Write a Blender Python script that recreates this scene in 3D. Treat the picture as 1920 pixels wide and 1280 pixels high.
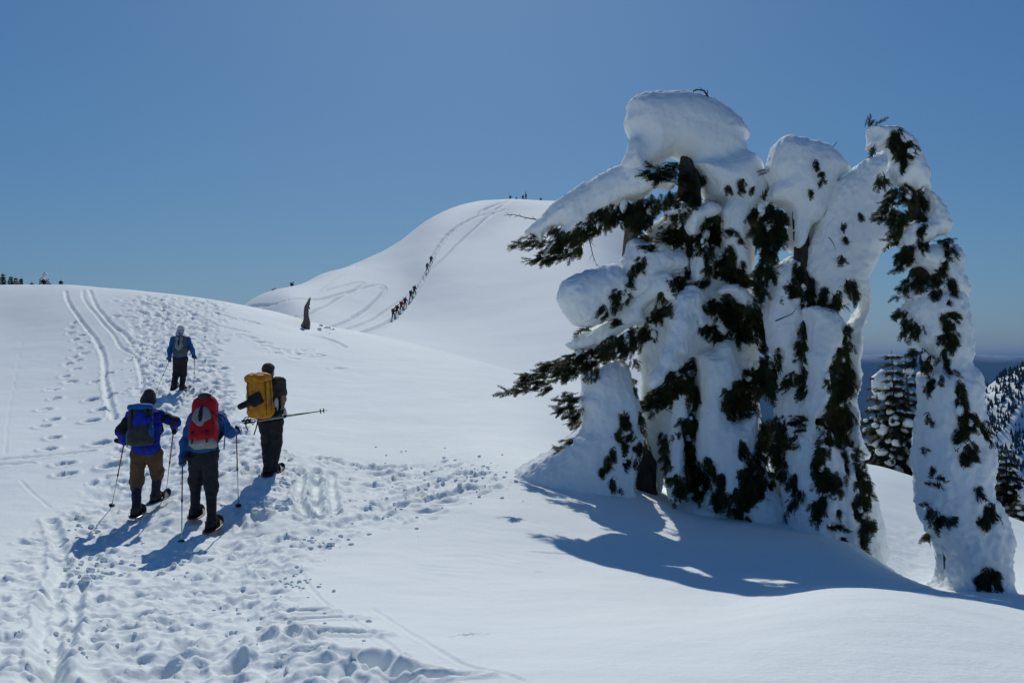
import bpy, bmesh, math, random
import numpy as np
from mathutils import Vector, Matrix
from mathutils.bvhtree import BVHTree

for o in list(bpy.data.objects): bpy.data.objects.remove(o)
SC = bpy.context.scene
COL = SC.collection
rng = np.random.default_rng(7)
random.seed(7)

# ------------------------------------------------------------------ camera
F, PX0, PY0 = 1750.0, 960.0, 640.0           # focal length in pixels of a 1920x1280 frame
HORIZON = 675.0
PITCH = math.atan((HORIZON - PY0) / F)
CZ = 1.7                                     # eye height
cam_d = bpy.data.cameras.new('camera'); cam = bpy.data.objects.new('camera', cam_d); COL.objects.link(cam)
cam_d.sensor_width = 36.0; cam_d.lens = F / 1920 * 36.0
cam_d.clip_start = 0.1; cam_d.clip_end = 120000
cam.location = (0, 0, CZ); cam.rotation_euler = (math.pi / 2 + PITCH, 0, 0)
SC.camera = cam

# ------------------------------------------------------------------ light
SUN_EL, SUN_AZ = math.radians(40.5), math.radians(-3.0)    # azimuth from straight ahead (+Y) towards the right (+X)
W = bpy.data.worlds.new('World'); SC.world = W; W.use_nodes = True
nt = W.node_tree; bg = nt.nodes['Background']
sky = nt.nodes.new('ShaderNodeTexSky'); sky.sky_type = 'NISHITA'; sky.sun_disc = False
sky.sun_elevation = SUN_EL; sky.sun_rotation = SUN_AZ
sky.altitude = 0; sky.air_density = 1.0; sky.dust_density = 0.6; sky.ozone_density = 6.0
# the camera's own colour response (cool white balance, soft contrast), one power per channel, the same all over the sky
sp_ = nt.nodes.new('ShaderNodeSeparateColor'); cb_ = nt.nodes.new('ShaderNodeCombineColor'); nt.links.new(sky.outputs[0], sp_.inputs[0])
for i_, (g_, k_) in enumerate(((1.0, .27), (.8, .569), (.6, 1.163))):
    pw = nt.nodes.new('ShaderNodeMath'); pw.operation = 'POWER'; pw.inputs[1].default_value = g_; nt.links.new(sp_.outputs[i_], pw.inputs[0])
    ml = nt.nodes.new('ShaderNodeMath'); ml.operation = 'MULTIPLY'; ml.inputs[1].default_value = k_; nt.links.new(pw.outputs[0], ml.inputs[0]); nt.links.new(ml.outputs[0], cb_.inputs[i_])
nt.links.new(cb_.outputs[0], bg.inputs[0]); bg.inputs[1].default_value = 0.1
sd = bpy.data.lights.new('sun', 'SUN'); sun = bpy.data.objects.new('sun', sd); COL.objects.link(sun)
sd.energy = 2.5; sd.angle = math.radians(0.53); sd.color = (1.0, 0.985, 0.93)
sdir = Vector((math.sin(SUN_AZ) * math.cos(SUN_EL), math.cos(SUN_AZ) * math.cos(SUN_EL), math.sin(SUN_EL)))
sun.rotation_euler = sdir.to_track_quat('Z', 'Y').to_euler()
vs = SC.view_settings; vs.view_transform = 'Standard'; vs.look = 'None'; vs.exposure = 0.0; vs.gamma = 1.0
vs.use_curve_mapping = False
SC.cycles.max_bounces = 12; SC.cycles.diffuse_bounces = 8; SC.cycles.volume_bounces = 0
SC.cycles.use_denoising = True

# ------------------------------------------------------------------ helpers
def P(px, py, D):
    """point at forward depth D (metres) on the line of sight of photograph pixel (px, py)"""
    u, v = (px - PX0) / F, (PY0 - py) / F
    y = math.cos(PITCH) - v * math.sin(PITCH); z = math.sin(PITCH) + v * math.cos(PITCH)
    return np.array((u / y * D, D, CZ + z / y * D))

def project(x, y, z):
    c, s = math.cos(PITCH), math.sin(PITCH)
    zz = z - CZ
    d = y * c + zz * s; v = -y * s + zz * c
    d = np.maximum(d, 1e-3)
    return PX0 + F * x / d, PY0 - F * v / d

def prop(o, label=None, cat=None, group=None, kind=None):
    if label: o['label'] = label
    if cat: o['category'] = cat
    if group: o['group'] = group
    if kind: o['kind'] = kind
    return o

def obj(name, verts, faces, mat, parent=None, smooth=True):
    me = bpy.data.meshes.new(name)
    if isinstance(verts, np.ndarray) and isinstance(faces, np.ndarray):
        n, k = len(faces), faces.shape[1]
        me.vertices.add(len(verts)); me.vertices.foreach_set('co', verts.astype(np.float32).ravel())
        me.loops.add(n * k); me.loops.foreach_set('vertex_index', faces.astype(np.int32).ravel())
        me.polygons.add(n); me.polygons.foreach_set('loop_start', np.arange(0, n * k, k, dtype=np.int32))
        me.update(calc_edges=True)
    else:
        me.from_pydata([tuple(v) for v in verts], [], [tuple(f) for f in faces])
    if smooth: me.polygons.foreach_set('use_smooth', np.ones(len(me.polygons), dtype=bool))
    me.materials.append(mat); me.update()
    o = bpy.data.objects.new(name, me); COL.objects.link(o)
    if parent is not None:
        o.parent = parent
        o.matrix_parent_inverse = Matrix.Translation(-parent.location)
    return o

def empty(name, loc):
    e = bpy.data.objects.new(name, None); COL.objects.link(e); e.location = [float(c) for c in loc]; e.empty_display_size = 0.2
    return e

class MB:
    """collects simple pieces into one mesh"""
    def __init__(s): s.v = []; s.f = []
    def add(s, v, f):
        k = len(s.v); s.v += [tuple(map(float, p)) for p in v]; s.f += [tuple(i + k for i in q) for q in f]
    def tube(s, pts, rad, n=8, cap=True):
        pts = [np.array(p, float) for p in pts]
        if np.isscalar(rad): rad = [rad] * len(pts)
        v, f = [], []
        up = np.array((0.13, 0.21, 0.97))
        for i, p in enumerate(pts):
            t = pts[min(i + 1, len(pts) - 1)] - pts[max(i - 1, 0)]; t = t / (np.linalg.norm(t) + 1e-9)
            a = np.cross(t, up); 
            if np.linalg.norm(a) < 1e-3: a = np.cross(t, (1, 0, 0))
            a /= np.linalg.norm(a); b = np.cross(t, a); up = np.cross(a, t) if abs(np.dot(up, t)) < .99 else up
            for j in range(n):
                th = 2 * math.pi * j / n
                v.append(p + rad[i] * (math.cos(th) * a + math.sin(th) * b))
        for i in range(len(pts) - 1):
            for j in range(n):
                f.append((i * n + j, i * n + (j + 1) % n, (i + 1) * n + (j + 1) % n, (i + 1) * n + j))
        if cap:
            f.append(tuple(range(n))[::-1]); f.append(tuple((len(pts) - 1) * n + j for j in range(n)))
        s.add(v, f)
    def ribbon(s, pts, wid, nrm, th=0.004):
        """flat strap of a little thickness along pts"""
        pts = [np.array(p, float) for p in pts]; v, f = [], []
        nrm = np.array(nrm, float); nrm /= np.linalg.norm(nrm)
        for i, p in enumerate(pts):
            t = pts[min(i + 1, len(pts) - 1)] - pts[max(i - 1, 0)]; t /= np.linalg.norm(t) + 1e-9
            a = np.cross(t, nrm); a /= np.linalg.norm(a) + 1e-9; nn = np.cross(a, t)
            for sa, sn in ((-1, -1), (1, -1), (1, 1), (-1, 1)): v.append(p + a * sa * wid / 2 + nn * sn * th / 2)
        for i in range(len(pts) - 1):
            for j in range(4): f.append((i * 4 + j, i * 4 + (j + 1) % 4, i * 4 + 4 + (j + 1) % 4, i * 4 + 4 + j))
        k = (len(pts) - 1) * 4; f += [(3, 2, 1, 0), (k, k + 1, k + 2, k + 3)]
        s.add(v, f)
    def build(s, name, mat, parent=None, smooth=True): return obj(name, s.v, s.f, mat, parent, smooth)

# noise -------------------------------------------------------------
_perm = rng.permutation(512).astype(np.int64); _perm = np.concatenate([_perm, _perm, _perm])
_g3 = rng.normal(size=(512, 3)); _g3 /= np.linalg.norm(_g3, axis=1)[:, None]; _g3 = _g3.astype(np.float32)
def perlin3(x, y, z):
    xi, yi, zi = np.floor(x), np.floor(y), np.floor(z)
    fx, fy, fz = (x - xi).astype(np.float32), (y - yi).astype(np.float32), (z - zi).astype(np.float32)
    X, Y, Z = xi.astype(np.int64) & 511, yi.astype(np.int64) & 511, zi.astype(np.int64) & 511
    q = lambda t: t * t * t * (t * (t * 6 - 15) + 10)
    u, v, w = q(fx), q(fy), q(fz)
    def g(dx, dy, dz):
        h = _perm[_perm[_perm[(X + dx) & 511] + ((Y + dy) & 511)] + ((Z + dz) & 511)]
        G = _g3[h]
        return G[..., 0] * (fx - dx) + G[..., 1] * (fy - dy) + G[..., 2] * (fz - dz)
    l = lambda a, b, t: a + t * (b - a)
    return 1.5 * l(l(l(g(0,0,0), g(1,0,0), u), l(g(0,1,0), g(1,1,0), u), v), l(l(g(0,0,1), g(1,0,1), u), l(g(0,1,1), g(1,1,1), u), v), w)
def perlin2(x, y, seed=0.0):
    return perlin3(x, y, np.full_like(x, 7.31 + seed * 3.7))
def fbm2(x, y, octv=3, seed=0, gain=.5):
    s = 0; a = 1
    for i in range(octv):
        s = s + a * perlin2(x * 2 ** i + 17.3 * i, y * 2 ** i - 9.1 * i, seed + i); a *= gain
    return s
def fbm3(p, freq, octv=3, gain=.5):
    s = 0; a = 1
    for i in range(octv):
        k = freq * 2 ** i
        s = s + a * perlin3(p[:, 0] * k + 31.7 * i, p[:, 1] * k + 11.1, p[:, 2] * k - 5.3 * i); a *= gain
    return s
def sstep(a, b, x):
    t = np.clip((x - a) / (b - a), 0, 1); return t * t * (3 - 2 * t)

# materials ---------------------------------------------------------
def mat(name, col, rough=.7, noise=None, col2=None, scale=20, bump=0, bscale=60, spec=.3, metal=0, sss=0, stretch=None):
    m = bpy.data.materials.new(name); m.use_nodes = True
    t = m.node_tree; b = t.nodes['Principled BSDF']
    b.inputs['Base Color'].default_value = (*col, 1); b.inputs['Roughness'].default_value = rough
    b.inputs['Specular IOR Level'].default_value = spec; b.inputs['Metallic'].default_value = metal
    if sss:
        b.inputs['Subsurface Weight'].default_value = sss; b.inputs['Subsurface Radius'].default_value = (.6, .8, 1.0)
        b.inputs['Subsurface Scale'].default_value = .08
    tc = t.nodes.new('ShaderNodeTexCoord'); src = tc.outputs['Object']
    if stretch:
        mp = t.nodes.new('ShaderNodeMapping'); mp.inputs['Scale'].default_value = stretch; t.links.new(src, mp.inputs[0]); src = mp.outputs[0]
    if col2:
        n = t.nodes.new('ShaderNodeTexNoise'); n.inputs['Scale'].default_value = scale; n.inputs['Detail'].default_value = 5
        t.links.new(src, n.inputs['Vector'])
        r = t.nodes.new('ShaderNodeValToRGB'); r.color_ramp.elements[0].position = .35; r.color_ramp.elements[1].position = .65
        r.color_ramp.elements[0].color = (*col, 1); r.color_ramp.elements[1].color = (*col2, 1)
        t.links.new(n.outputs[0], r.inputs[0]); t.links.new(r.outputs[0], b.inputs['Base Color'])
    if bump:
        n2 = t.nodes.new('ShaderNodeTexNoise'); n2.inputs['Scale'].default_value = bscale; n2.inputs['Detail'].default_value = 4
        t.links.new(src, n2.inputs['Vector'])
        bp = t.nodes.new('ShaderNodeBump'); bp.inputs['Strength'].default_value = bump; bp.inputs['Distance'].default_value = .02
        t.links.new(n2.outputs[0], bp.inputs['Height']); t.links.new(bp.outputs[0], b.inputs['Normal'])
    return m

M = {}
M['snow'] = mat('snow', (.85, .895, .865), .7, col2=(.875, .915, .885), scale=.8, bump=.3, bscale=22, spec=.075)
M['snow_far'] = mat('snow_far', (.85, .895, .865), .7, col2=(.87, .91, .88), scale=.05, bump=.12, bscale=2.5, spec=.03)
M['snow_tree'] = mat('snow_tree', (.875, .905, .88), .9, col2=(.895, .92, .895), scale=2, bump=.45, bscale=16, spec=.05, sss=.2)

# ------------------------------------------------------------------ terrain: heights read off the photograph at estimated depths
CP = []          # world x, y, z(relative to the eye)
def cp(px, py, D): q = P(px, py, D); CP.append((q[0], q[1], q[2] - CZ))
def cw(x, y, z): CP.append((x, y, z))
for x, y, z in ((0,.9,-1.66),(1.2,.8,-1.68),(-1.2,.8,-1.68),(0,2.4,-1.7),(3,2.2,-1.74),(-3,2.2,-1.76),(-9,3,-1.9),(9,3,-1.9)): cw(x, y, z)
for a in ((0,1280,5.3),(500,1280,5.15),(960,1280,5.0),(1400,1280,5.0),(1920,1280,5.1),
  (-300,1280,5.4),(2250,1280,5.3),
  (255,968,13.5),(305,938,14.0),(367,968,12.75),(397,990,12.45),(510,886,15.3),(335,733,26),(235,1080,9.7),(600,1080,9.6),
  (0,1000,12.2),(0,860,17.2),(0,700,30),(0,600,41),(0,535,50),(130,535,50),(240,543,51),(330,552,51),(400,562,50),(450,571,49),
  (-300,540,48),(-300,700,30),(-300,1000,12.3),(-300,860,17.2),
  (-300,600,66),(0,596,66),(130,598,66),(240,603,66),(330,608,66),(400,615,66),(450,622,66),
  (-300,760,110),(0,760,110),(200,745,110),(330,720,110),(430,680,108),
  (150,640,36),(150,760,24.5),(420,640,36),(200,560,46),
  (550,598,46),(573,614,45),(620,619,44),(700,634,42),(800,662,38),(900,690,35),(1000,718,33),(1100,750,31),(1250,780,31),
  (550,640,68),(620,640,68),(700,641,67),(800,666,63),(900,692,60),(1000,719,57),(1150,745,60),
  (700,1000,12),(700,900,16.0),(700,800,21.7),(700,700,31),(900,800,21.5),(900,740,27.5),(1000,800,22),(1040,855,18.5),(960,1100,9.2),(850,1000,12.1),
  (550,700,30),(550,790,21.5),
  (930,882,15.8),(1000,925,14.4),(1100,925,15),(1200,922,15.8),(1300,980,14.3),(1450,1000,13.7),(1600,1024,13.6),
  (1130,1095,9.4),(1380,1126,8.7),(1540,1101,8.3),(1700,1109,8.0),(1920,1150,7.6),(2200,1190,7.4),
  (1540,1092,10.3),(1700,1100,10.6),(1920,1130,10.2),(2200,1170,10.2),(1830,1112,12.2),(1700,1080,14.5),(1680,1000,17.4),(1640,872,26),(1730,902,24.5),(1450,850,25),(1560,860,26),
  (1900,980,21.5),(1920,1000,20),(2100,1050,19),
  (1300,1060,11),(1100,1000,12.6),(1250,860,23),(1350,850,24),
  (1450,1000,45),(1640,1010,45),(1900,1120,45),(2200,1250,45),(1640,1180,100),(1900,1280,100),(2250,1350,100),(1640,1300,300),(1900,1350,300),(2300,1400,300),(1450,1150,150),(1480,1250,300),
  # the hill
  (640,628,96),(800,658,90),(900,687,85),(1000,714,80),(1150,720,85),
  (735,598,135),(800,508,170),(700,552,152),(600,568,128),(540,567,120),(900,600,128),(1000,600,122),(1000,500,165),(1100,600,118),(1100,470,178),
  (900,450,200),(960,405,232),(850,432,207),(760,520,170),(650,540,150),
  (463,569,134),(512,549,150),(600,515,178),(700,480,204),(760,446,218),(800,413,230),(850,389,243),(900,377.5,252),(960,373,262),(1030,377,268),(1100,388,268),(1160,420,262),
  (1230,500,240),(1300,620,225),(1400,800,210),(1300,700,130),(1350,800,100),
  (463,640,180),(512,620,200),(600,560,230),(700,520,255),(800,450,280),(850,428,290),(900,415,300),(960,412,310),(1030,415,315),(1100,430,315),(1160,480,310),
  (463,720,260),(600,640,320),(800,560,380),(960,520,400),(1100,540,400)):
    cp(*a)
CP = np.array(CP)
def _as(x, y):
    return np.clip(np.arctan2(x, y), -.95, .95) * 3.2, np.log(np.maximum(np.hypot(x, y), .5))
_ca, _cs = _as(CP[:, 0], CP[:, 1]); _ce = CP[:, 2] / np.hypot(CP[:, 0], CP[:, 1])
def _ker(da, ds):
    r2 = da * da + ds * ds + 1e-9
    return r2 * np.log(r2) * .5
_n = len(CP); _A = np.zeros((_n + 3, _n + 3))
_A[:_n, :_n] = _ker(_ca[:, None] - _ca[None], _cs[:, None] - _cs[None]) + np.eye(_n) * 2e-4
_A[:_n, _n] = 1; _A[:_n, _n + 1] = _ca; _A[:_n, _n + 2] = _cs; _A[_n:, :_n] = _A[:_n, _n:].T
_w = np.linalg.solve(_A, np.concatenate([_ce, np.zeros(3)]))
def H0(x, y):
    """smooth terrain height (world z)"""
    x = np.asarray(x, float); y = np.asarray(y, float); sh = x.shape
    a, s = _as(x.ravel(), y.ravel()); out = np.empty(a.size)
    for i in range(0, a.size, 60000):
        j = slice(i, i + 60000)
        out[j] = _ker(a[j, None] - _ca[None], s[j, None] - _cs[None]) @ _w[:_n] + _w[_n] + _w[_n + 1] * a[j] + _w[_n + 2] * s[j]
    return (out.reshape(sh)) * np.hypot(x, y) + CZ

class Fan:
    """height grid laid out in rings round the photographer's standpoint; denser where more of it is seen"""
    def __init__(s, ang, rad):
        s.ang, s.rad = ang, rad
        s.R, s.A = np.meshgrid(rad, ang, indexing='ij')
        s.X, s.Y = s.R * np.sin(s.A), s.R * np.cos(s.A)
        # base terrain on a coarser lattice, then interpolated
        ca = np.unique(np.concatenate([ang[::4], ang[-1:]])); cr = np.unique(np.concatenate([rad[::3], rad[-1:]]))
        RR, AA = np.meshgrid(cr, ca, indexing='ij')
        B = H0(RR * np.sin(AA), RR * np.cos(AA))
        t1 = np.empty((len(cr), len(ang)))
        for i in range(len(cr)): t1[i] = np.interp(ang, ca, B[i])
        Z = np.empty((len(rad), len(ang)))
        for j in range(len(ang)): Z[:, j] = np.interp(rad, cr, t1[:, j])
        k = np.array([1, 2, 3, 2, 1]) / 9.
        Zp = np.pad(Z, 2, mode='edge')
        Zs = sum(k[i] * Zp[i:i + Z.shape[0], 2:-2] for i in range(5)); Zp = np.pad(Zs, 2, mode='edge'); Zs = sum(k[i] * Zp[2:-2, i:i + Z.shape[1]] for i in range(5))
        Z[2:-2, 2:-2] = Zs[2:-2, 2:-2]
        s.Z = Z; s.Z0 = Z.copy(); s.px, s.py = project(s.X, s.Y, s.Z)
    def win(s, x, y, r):
        """index window holding everything within r of (x, y)"""
        R = math.hypot(x, y); a = math.atan2(x, y); da = math.asin(min(.99, r / max(R, r * 1.01)))
        i0, i1 = np.searchsorted(s.rad, [R - r, R + r]); j0, j1 = np.searchsorted(s.ang, [a - da, a + da])
        return slice(max(i0 - 1, 0), i1 + 1), slice(max(j0 - 1, 0), j1 + 1)
    def dent(s, x, y, rx, ry, rot, depth, rim=.25, soft=.5):
        w = s.win(x, y, max(rx, ry) * 1.8)
        dx, dy = s.X[w] - x, s.Y[w] - y
        if dx.size == 0: return
        c, n = math.cos(rot), math.sin(rot)
        d = np.hypot((dx * c + dy * n) / rx, (-dx * n + dy * c) / ry)
        s.Z[w] += -depth * (1 - sstep(1 - soft, 1.0, d)) + rim * depth * np.exp(-((d - 1.22) / .2) ** 2)
    def lump(s, x, y, r, h, sq=1.0, rot=0):
        w = s.win(x, y, r * 1.5)
        dx, dy = s.X[w] - x, s.Y[w] - y
        if dx.size == 0: return
        c, n = math.cos(rot), math.sin(rot)
        d2 = ((dx * c + dy * n) / r) ** 2 + ((-dx * n + dy * c) / (r * sq)) ** 2
        s.Z[w] = np.maximum(s.Z[w], s.Z[w] + h * np.sqrt(np.clip(1 - d2, 0, 1)))
    def groove(s, pts, width, depth, berm=.3, jitter=0, flat=.35):
        """pts: world (x, y) polyline"""
        pts = np.array(pts)
        D = np.full(s.X.shape, 1e3, np.float32)
        for p, q in zip(pts[:-1], pts[1:]):
            m = (p + q) / 2; L = np.linalg.norm(q - p)
            w = s.win(m[0], m[1], L / 2 + width * 2.2)
            X, Y = s.X[w], s.Y[w]
            if X.size == 0: continue
            t = np.clip(((X - p[0]) * (q[0] - p[0]) + (Y - p[1]) * (q[1] - p[1])) / (L * L + 1e-9), 0, 1)
            D[w] = np.minimum(D[w], np.hypot(X - p[0] - t * (q[0] - p[0]), Y - p[1] - t * (q[1] - p[1])))
        k = D < width * 2.5
        d = D[k] / width
        if jitter: d = d * (1 + jitter * perlin2(s.X[k] * 2.2, s.Y[k] * 2.2, 5))
        var = 1 + .35 * perlin2(s.X[k] * .7, s.Y[k] * .7, 9)
        s.Z[k] += var * (-depth * (1 - sstep(flat, 1.0, d)) + berm * depth * np.exp(-((d - 1.25) / .28) ** 2))
    def at(s, x, y):
        """surface height at world x, y"""
        R = math.hypot(x, y); a = math.atan2(x, y)
        i = min(max(np.searchsorted(s.rad, R) - 1, 0), len(s.rad) - 2); j = min(max(np.searchsorted(s.ang, a) - 1, 0), len(s.ang) - 2)
        u = (R - s.rad[i]) / (s.rad[i + 1] - s.rad[i]); v = (a - s.ang[j]) / (s.ang[j + 1] - s.ang[j])
        Z = s.Z
        return float((1 - u) * ((1 - v) * Z[i, j] + v * Z[i, j + 1]) + u * ((1 - v) * Z[i + 1, j] + v * Z[i + 1, j + 1]))
    def hit(s, px, py):
        """first point of the smooth sheet on the line of sight of a photograph pixel"""
        a = math.atan((px - PX0) / F); prev = None
        for R in s.rad:
            x, y = R * math.sin(a), R * math.cos(a)
            q = P(px, py, y); z = s.at(x, y)
            if z >= q[2]:
                if prev is None: return np.array((x, y, z))
                d0, R0 = prev; d1 = z - q[2]; R = R0 + (R - R0) * (-d0) / (d1 - d0 + 1e-9)
                x, y = R * math.sin(a), R * math.cos(a); return np.array((x, y, s.at(x, y)))
            prev = (z - q[2], R)
        return None
    def build(s, name, m):
        n, k = s.X.shape
        v = np.stack([s.X, s.Y, s.Z], -1).reshape(-1, 3)
        i = np.arange(n * k).reshape(n, k)
        f = np.stack([i[:-1, :-1], i[:-1, 1:], i[1:, 1:], i[1:, :-1]], -1).reshape(-1, 4)[:, ::-1]
        return obj(name, v, f, m)

def inpoly(px, py, poly):
    c = np.zeros(px.shape, bool); n = len(poly)
    for i in range(n):
        (x0, y0), (x1, y1) = poly[i], poly[(i + 1) % n]
        if y0 == y1: continue
        c ^= ((y0 > py) != (y1 > py)) & (px < (x1 - x0) * (py - y0) / (y1 - y0) + x0)
    return c
def polymask(fan, poly, soft):
    """0..1 mask of a patch of ground outlined on the photograph, edge softened and frayed"""
    w = fan.R < 52
    n = perlin2(fan.X[w] * .9, fan.Y[w] * .9, 3) * soft * 1.2 + perlin2(fan.X[w] * 3.1, fan.Y[w] * 3.1, 4) * soft * .6
    px, py = fan.px[w], fan.py[w]; acc = np.zeros(px.shape)
    offs = [(math.cos(t) * k, math.sin(t) * k * .45) for k in (.35, .9) for t in np.arange(0, 6.2, 1.05)]
    for ox, oy in offs: acc += inpoly(px + ox * soft + n, py + oy * soft + n * .45, poly)
    out = np.zeros(fan.X.shape); out[w] = acc / len(offs); return out

dense = np.radians(np.linspace(-35, 35, 860))
angs = np.concatenate([np.radians(np.linspace(-180, -36, 40)), dense, np.radians(np.linspace(36, 180, 40))])
G = Fan(angs, np.concatenate([np.geomspace(.6, 3.6, 24)[:-1], np.geomspace(3.6, 62, 660)]))

# --- wind texture and small undulation on untouched snow
inv = sstep(70, 30, G.R)
G.Z += inv * (.035 * fbm2(G.X * .35, G.Y * .35, 3, 1) + .007 * fbm2(G.X * 2.0, G.Y * 2.6, 3, 2))
rip = polymask(G, [(700,1130),(860,960),(1000,925),(1040,1000),(1130,1095),(1000,1110)], 30)
G.Z += rip * .0028 * np.sin(G.X * 9 + G.Y * 22 + 7 * perlin2(G.X * 1.3, G.Y * 1.3, 8)) * (.5 + perlin2(G.X * .8, G.Y * .8, 18))
rip2 = polymask(G, [(1640,1000),(1700,980),(1780,1090),(1700,1105),(1640,1060)], 20)
G.Z += rip2 * .02 * fbm2(G.X * 5, G.Y * 9, 2, 12)

# --- the trampled trail
trail = polymask(G, [(-40,1300),(-40,1120),(60,1000),(150,930),(215,850),(250,760),(262,690),(235,600),(225,556),(330,545),(430,562),(420,590),(405,650),
                     (425,720),(440,800),(540,850),(640,862),(760,870),(880,872),(960,905),(900,925),(780,985),(650,1015),(560,1085),(540,1150),(640,1215),(900,1300)], 26)
core = polymask(G, [(40,1300),(70,1120),(200,960),(250,860),(290,760),(290,690),(250,600),(260,560),(380,562),(385,650),(395,720),(420,800),(430,900),(470,1000),(480,1120),(560,1300)], 24)
G.trail = trail
rough = .026 * fbm2(G.X * 2.2, G.Y * 2.2, 3, 21, .55) + .013 * fbm2(G.X * 7, G.Y * 7, 2, 31) + .006 * fbm2(G.X * 17, G.Y * 17, 1, 32) * sstep(20, 9, G.R)
rough = rough * (1 + 2.0 * sstep(13, 30, G.R))
G.Z += trail * (rough - .02) - core * .04
def scatter(n, mask, fn):
    """n random spots, chosen by area, where mask > .5"""
    ok = 0
    for _ in range(n * 12):
        if ok >= n: break
        R = math.sqrt(rng.uniform(16, 2500)) if rng.random() < .45 else rng.uniform(4, 30); a = rng.uniform(-.54, .2)
        i = np.searchsorted(G.rad, R); j = np.searchsorted(G.ang, a)
        if i >= len(G.rad) or mask[i, j] < .5: continue
        fn(R * math.sin(a), R * math.cos(a)); ok += 1
scatter(900, trail, lambda x, y: G.dent(x, y, rng.uniform(.10, .24), rng.uniform(.07, .12), rng.normal(1.45, .45), rng.uniform(.015, .055) * (1 + .8 * (math.hypot(x, y) > 16)), .3, .75))
def scatter_far(n, mask):
    ok = 0
    for _ in range(n * 30):
        if ok >= n: break
        R = rng.uniform(19, 51); a = rng.uniform(-.45, -.28); i = np.searchsorted(G.rad, R); j = np.searchsorted(G.ang, a)
        if mask[i, j] < .5: continue
        G.dent(R * math.sin(a), R * math.cos(a), rng.uniform(.16, .3), rng.uniform(.14, .22), rng.normal(1.5, .5), rng.uniform(.05, .12), .35, .7); ok += 1
scatter_far(420, trail)
scatter(900 * 2, trail, lambda x, y: G.lump(x, y, (abs(rng.normal(0, .03)) + .02) * max(1, math.hypot(x, y) / 12), abs(rng.normal(0, .014)) + .006, rng.uniform(.6, 1), rng.uniform(0, 3)))

def px2w(pts, crop=None):
    out = []
    for p in pts:
        if crop: p = (crop[0] + p[0] / crop[2], crop[1] + p[1] / crop[2])
        h = G.hit(*p)
        if h is not None: out.append(h[:2])
    return out
def spline(pts, n=6):
    pts = [np.array(p, float) for p in pts]; q = [2 * pts[0] - pts[1]] + pts + [2 * pts[-1] - pts[-2]]; out = []
    for i in range(1, len(q) - 2):
        for k in range(n):
            t = k / n; a, b, c, d = q[i - 1:i + 3]
            out.append(.5 * (2 * b + (c - a) * t + (2 * a - 5 * b + 4 * c - d) * t * t + (3 * b - a - 3 * c + d) * t ** 3))
    return out + [pts[-1]]
L7 = (0, 480, 3.048)
# --- sledge and ski grooves on the left slope, other tracks, one carved pole shadow
for pts, w, d in (([(372,200),(385,255),(440,340),(520,440),(580,540),(597,630),(598,700),(618,800),(655,930)], .10, .09),
                  ([(470,195),(480,250),(545,330),(640,440),(690,520),(770,570),(800,640),(820,750)], .085, .06),
                  ([(508,195),(540,270),(600,350),(660,410),(710,445),(760,500)], .10, .08),
                  ([(1080,350),(1200,385),(1320,415),(1420,435)], .12, .05), ([(1230,330),(1380,370),(1500,385)], .1, .05)):
    G.groove(spline(px2w(pts, L7), 4), w, d, .3, .5)
L6 = (420, 340, 3.0)
for pts, w, d in (([(85,772),(200,802)], .12, .06), ([(300,832),(480,862),(600,892),(680,932)], .16, .05), ([(330,950),(430,945),(500,942)], .1, .06)):
    G.groove(spline(px2w(pts, L6), 4), w, d, .4)
for pts, w, d in (([(40,640),(20,760),(12,850)], .03, .008), ([(0,862),(80,855),(170,846)], .12, .05), ([(0,872),(60,868)], .1, .05), ([(40,900),(95,950)], .04, .010),
                  ([(566,880),(560,930),(575,965)], .09, .07), ([(595,880),(592,930),(600,962)], .09, .07), ([(622,885),(625,930),(632,965)], .09, .06),
                  ([(520,917),(553,939)], .03, .02), ([(100,975),(120,1050),(100,1150),(95,1270)], .1, .05), ([(150,1090),(130,1180),(110,1280)], .09, .05),  # short first groove stands in for the held poles' cast shadow, carved into the snow
                  ([(600,860),(680,878),(730,875)], .1, .05), ([(690,960),(790,915),(880,885)], .12, .05), ([(640,985),(760,945),(880,915)], .14, .05),
                  ([(560,1060),(600,1120),(660,1160),(760,1230)], .03, .008), ([(700,1140),(840,1230),(980,1275)], .03, .008)):
    G.groove(spline(px2w(pts), 4), w, d, .5, .4)
# --- single footprints
for x, y in ((420,380),(400,410),(405,440),(465,455),(430,478),(480,495),(445,530),(485,555),(420,578),(445,597),(390,618),(435,648),(372,688),(405,720),
             (300,765),(318,815),(258,878),(310,935),(250,975),(310,1040),(280,1105),(545,720),(620,670),(640,800),(370,1190),(380,1250)):
    h = px2w([(x, y)], L7)
    if h: G.dent(h[0][0], h[0][1], .15, .24, rng.normal(0, .2), .13, .3, .5)
for x, y in ((525,825),(582,880),(522,945),(575,1075),(640,1200)):
    h = px2w([(x, y)], L7)
    if h: G.dent(h[0][0], h[0][1], .2, .3, rng.normal(0, .2), .18, .25, .55)
for x, y, rx, ry, d in ((560,1145,.25,.12,.14),(600,1160,.3,.1,.10),(640,1185,.32,.1,.12),(560,1215,.2,.12,.14),(740,1260,.3,.08,.09),(800,1268,.3,.07,.10),(680,1235,.3,.09,.09),(630,1225,.2,.1,.1),
                        (880,1190,.12,.04,.05),(700,910,.25,.2,.12),(750,945,.2,.15,.1),(800,960,.25,.12,.12),(840,940,.2,.15,.1),(710,890,.3,.2,.1),(895,892,.25,.15,.1),(490,970,.18,.25,.16),(540,945,.2,.15,.12),(590,945,.2,.15,.1),
                        (1010,1072,.06,.03,.03),(1195,1040,.05,.02,.02)):
    h = px2w([(x, y)])
    if h: G.dent(h[0][0], h[0][1], rx, ry, rng.normal(0, .3), d * .65, .3, .75)
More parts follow.
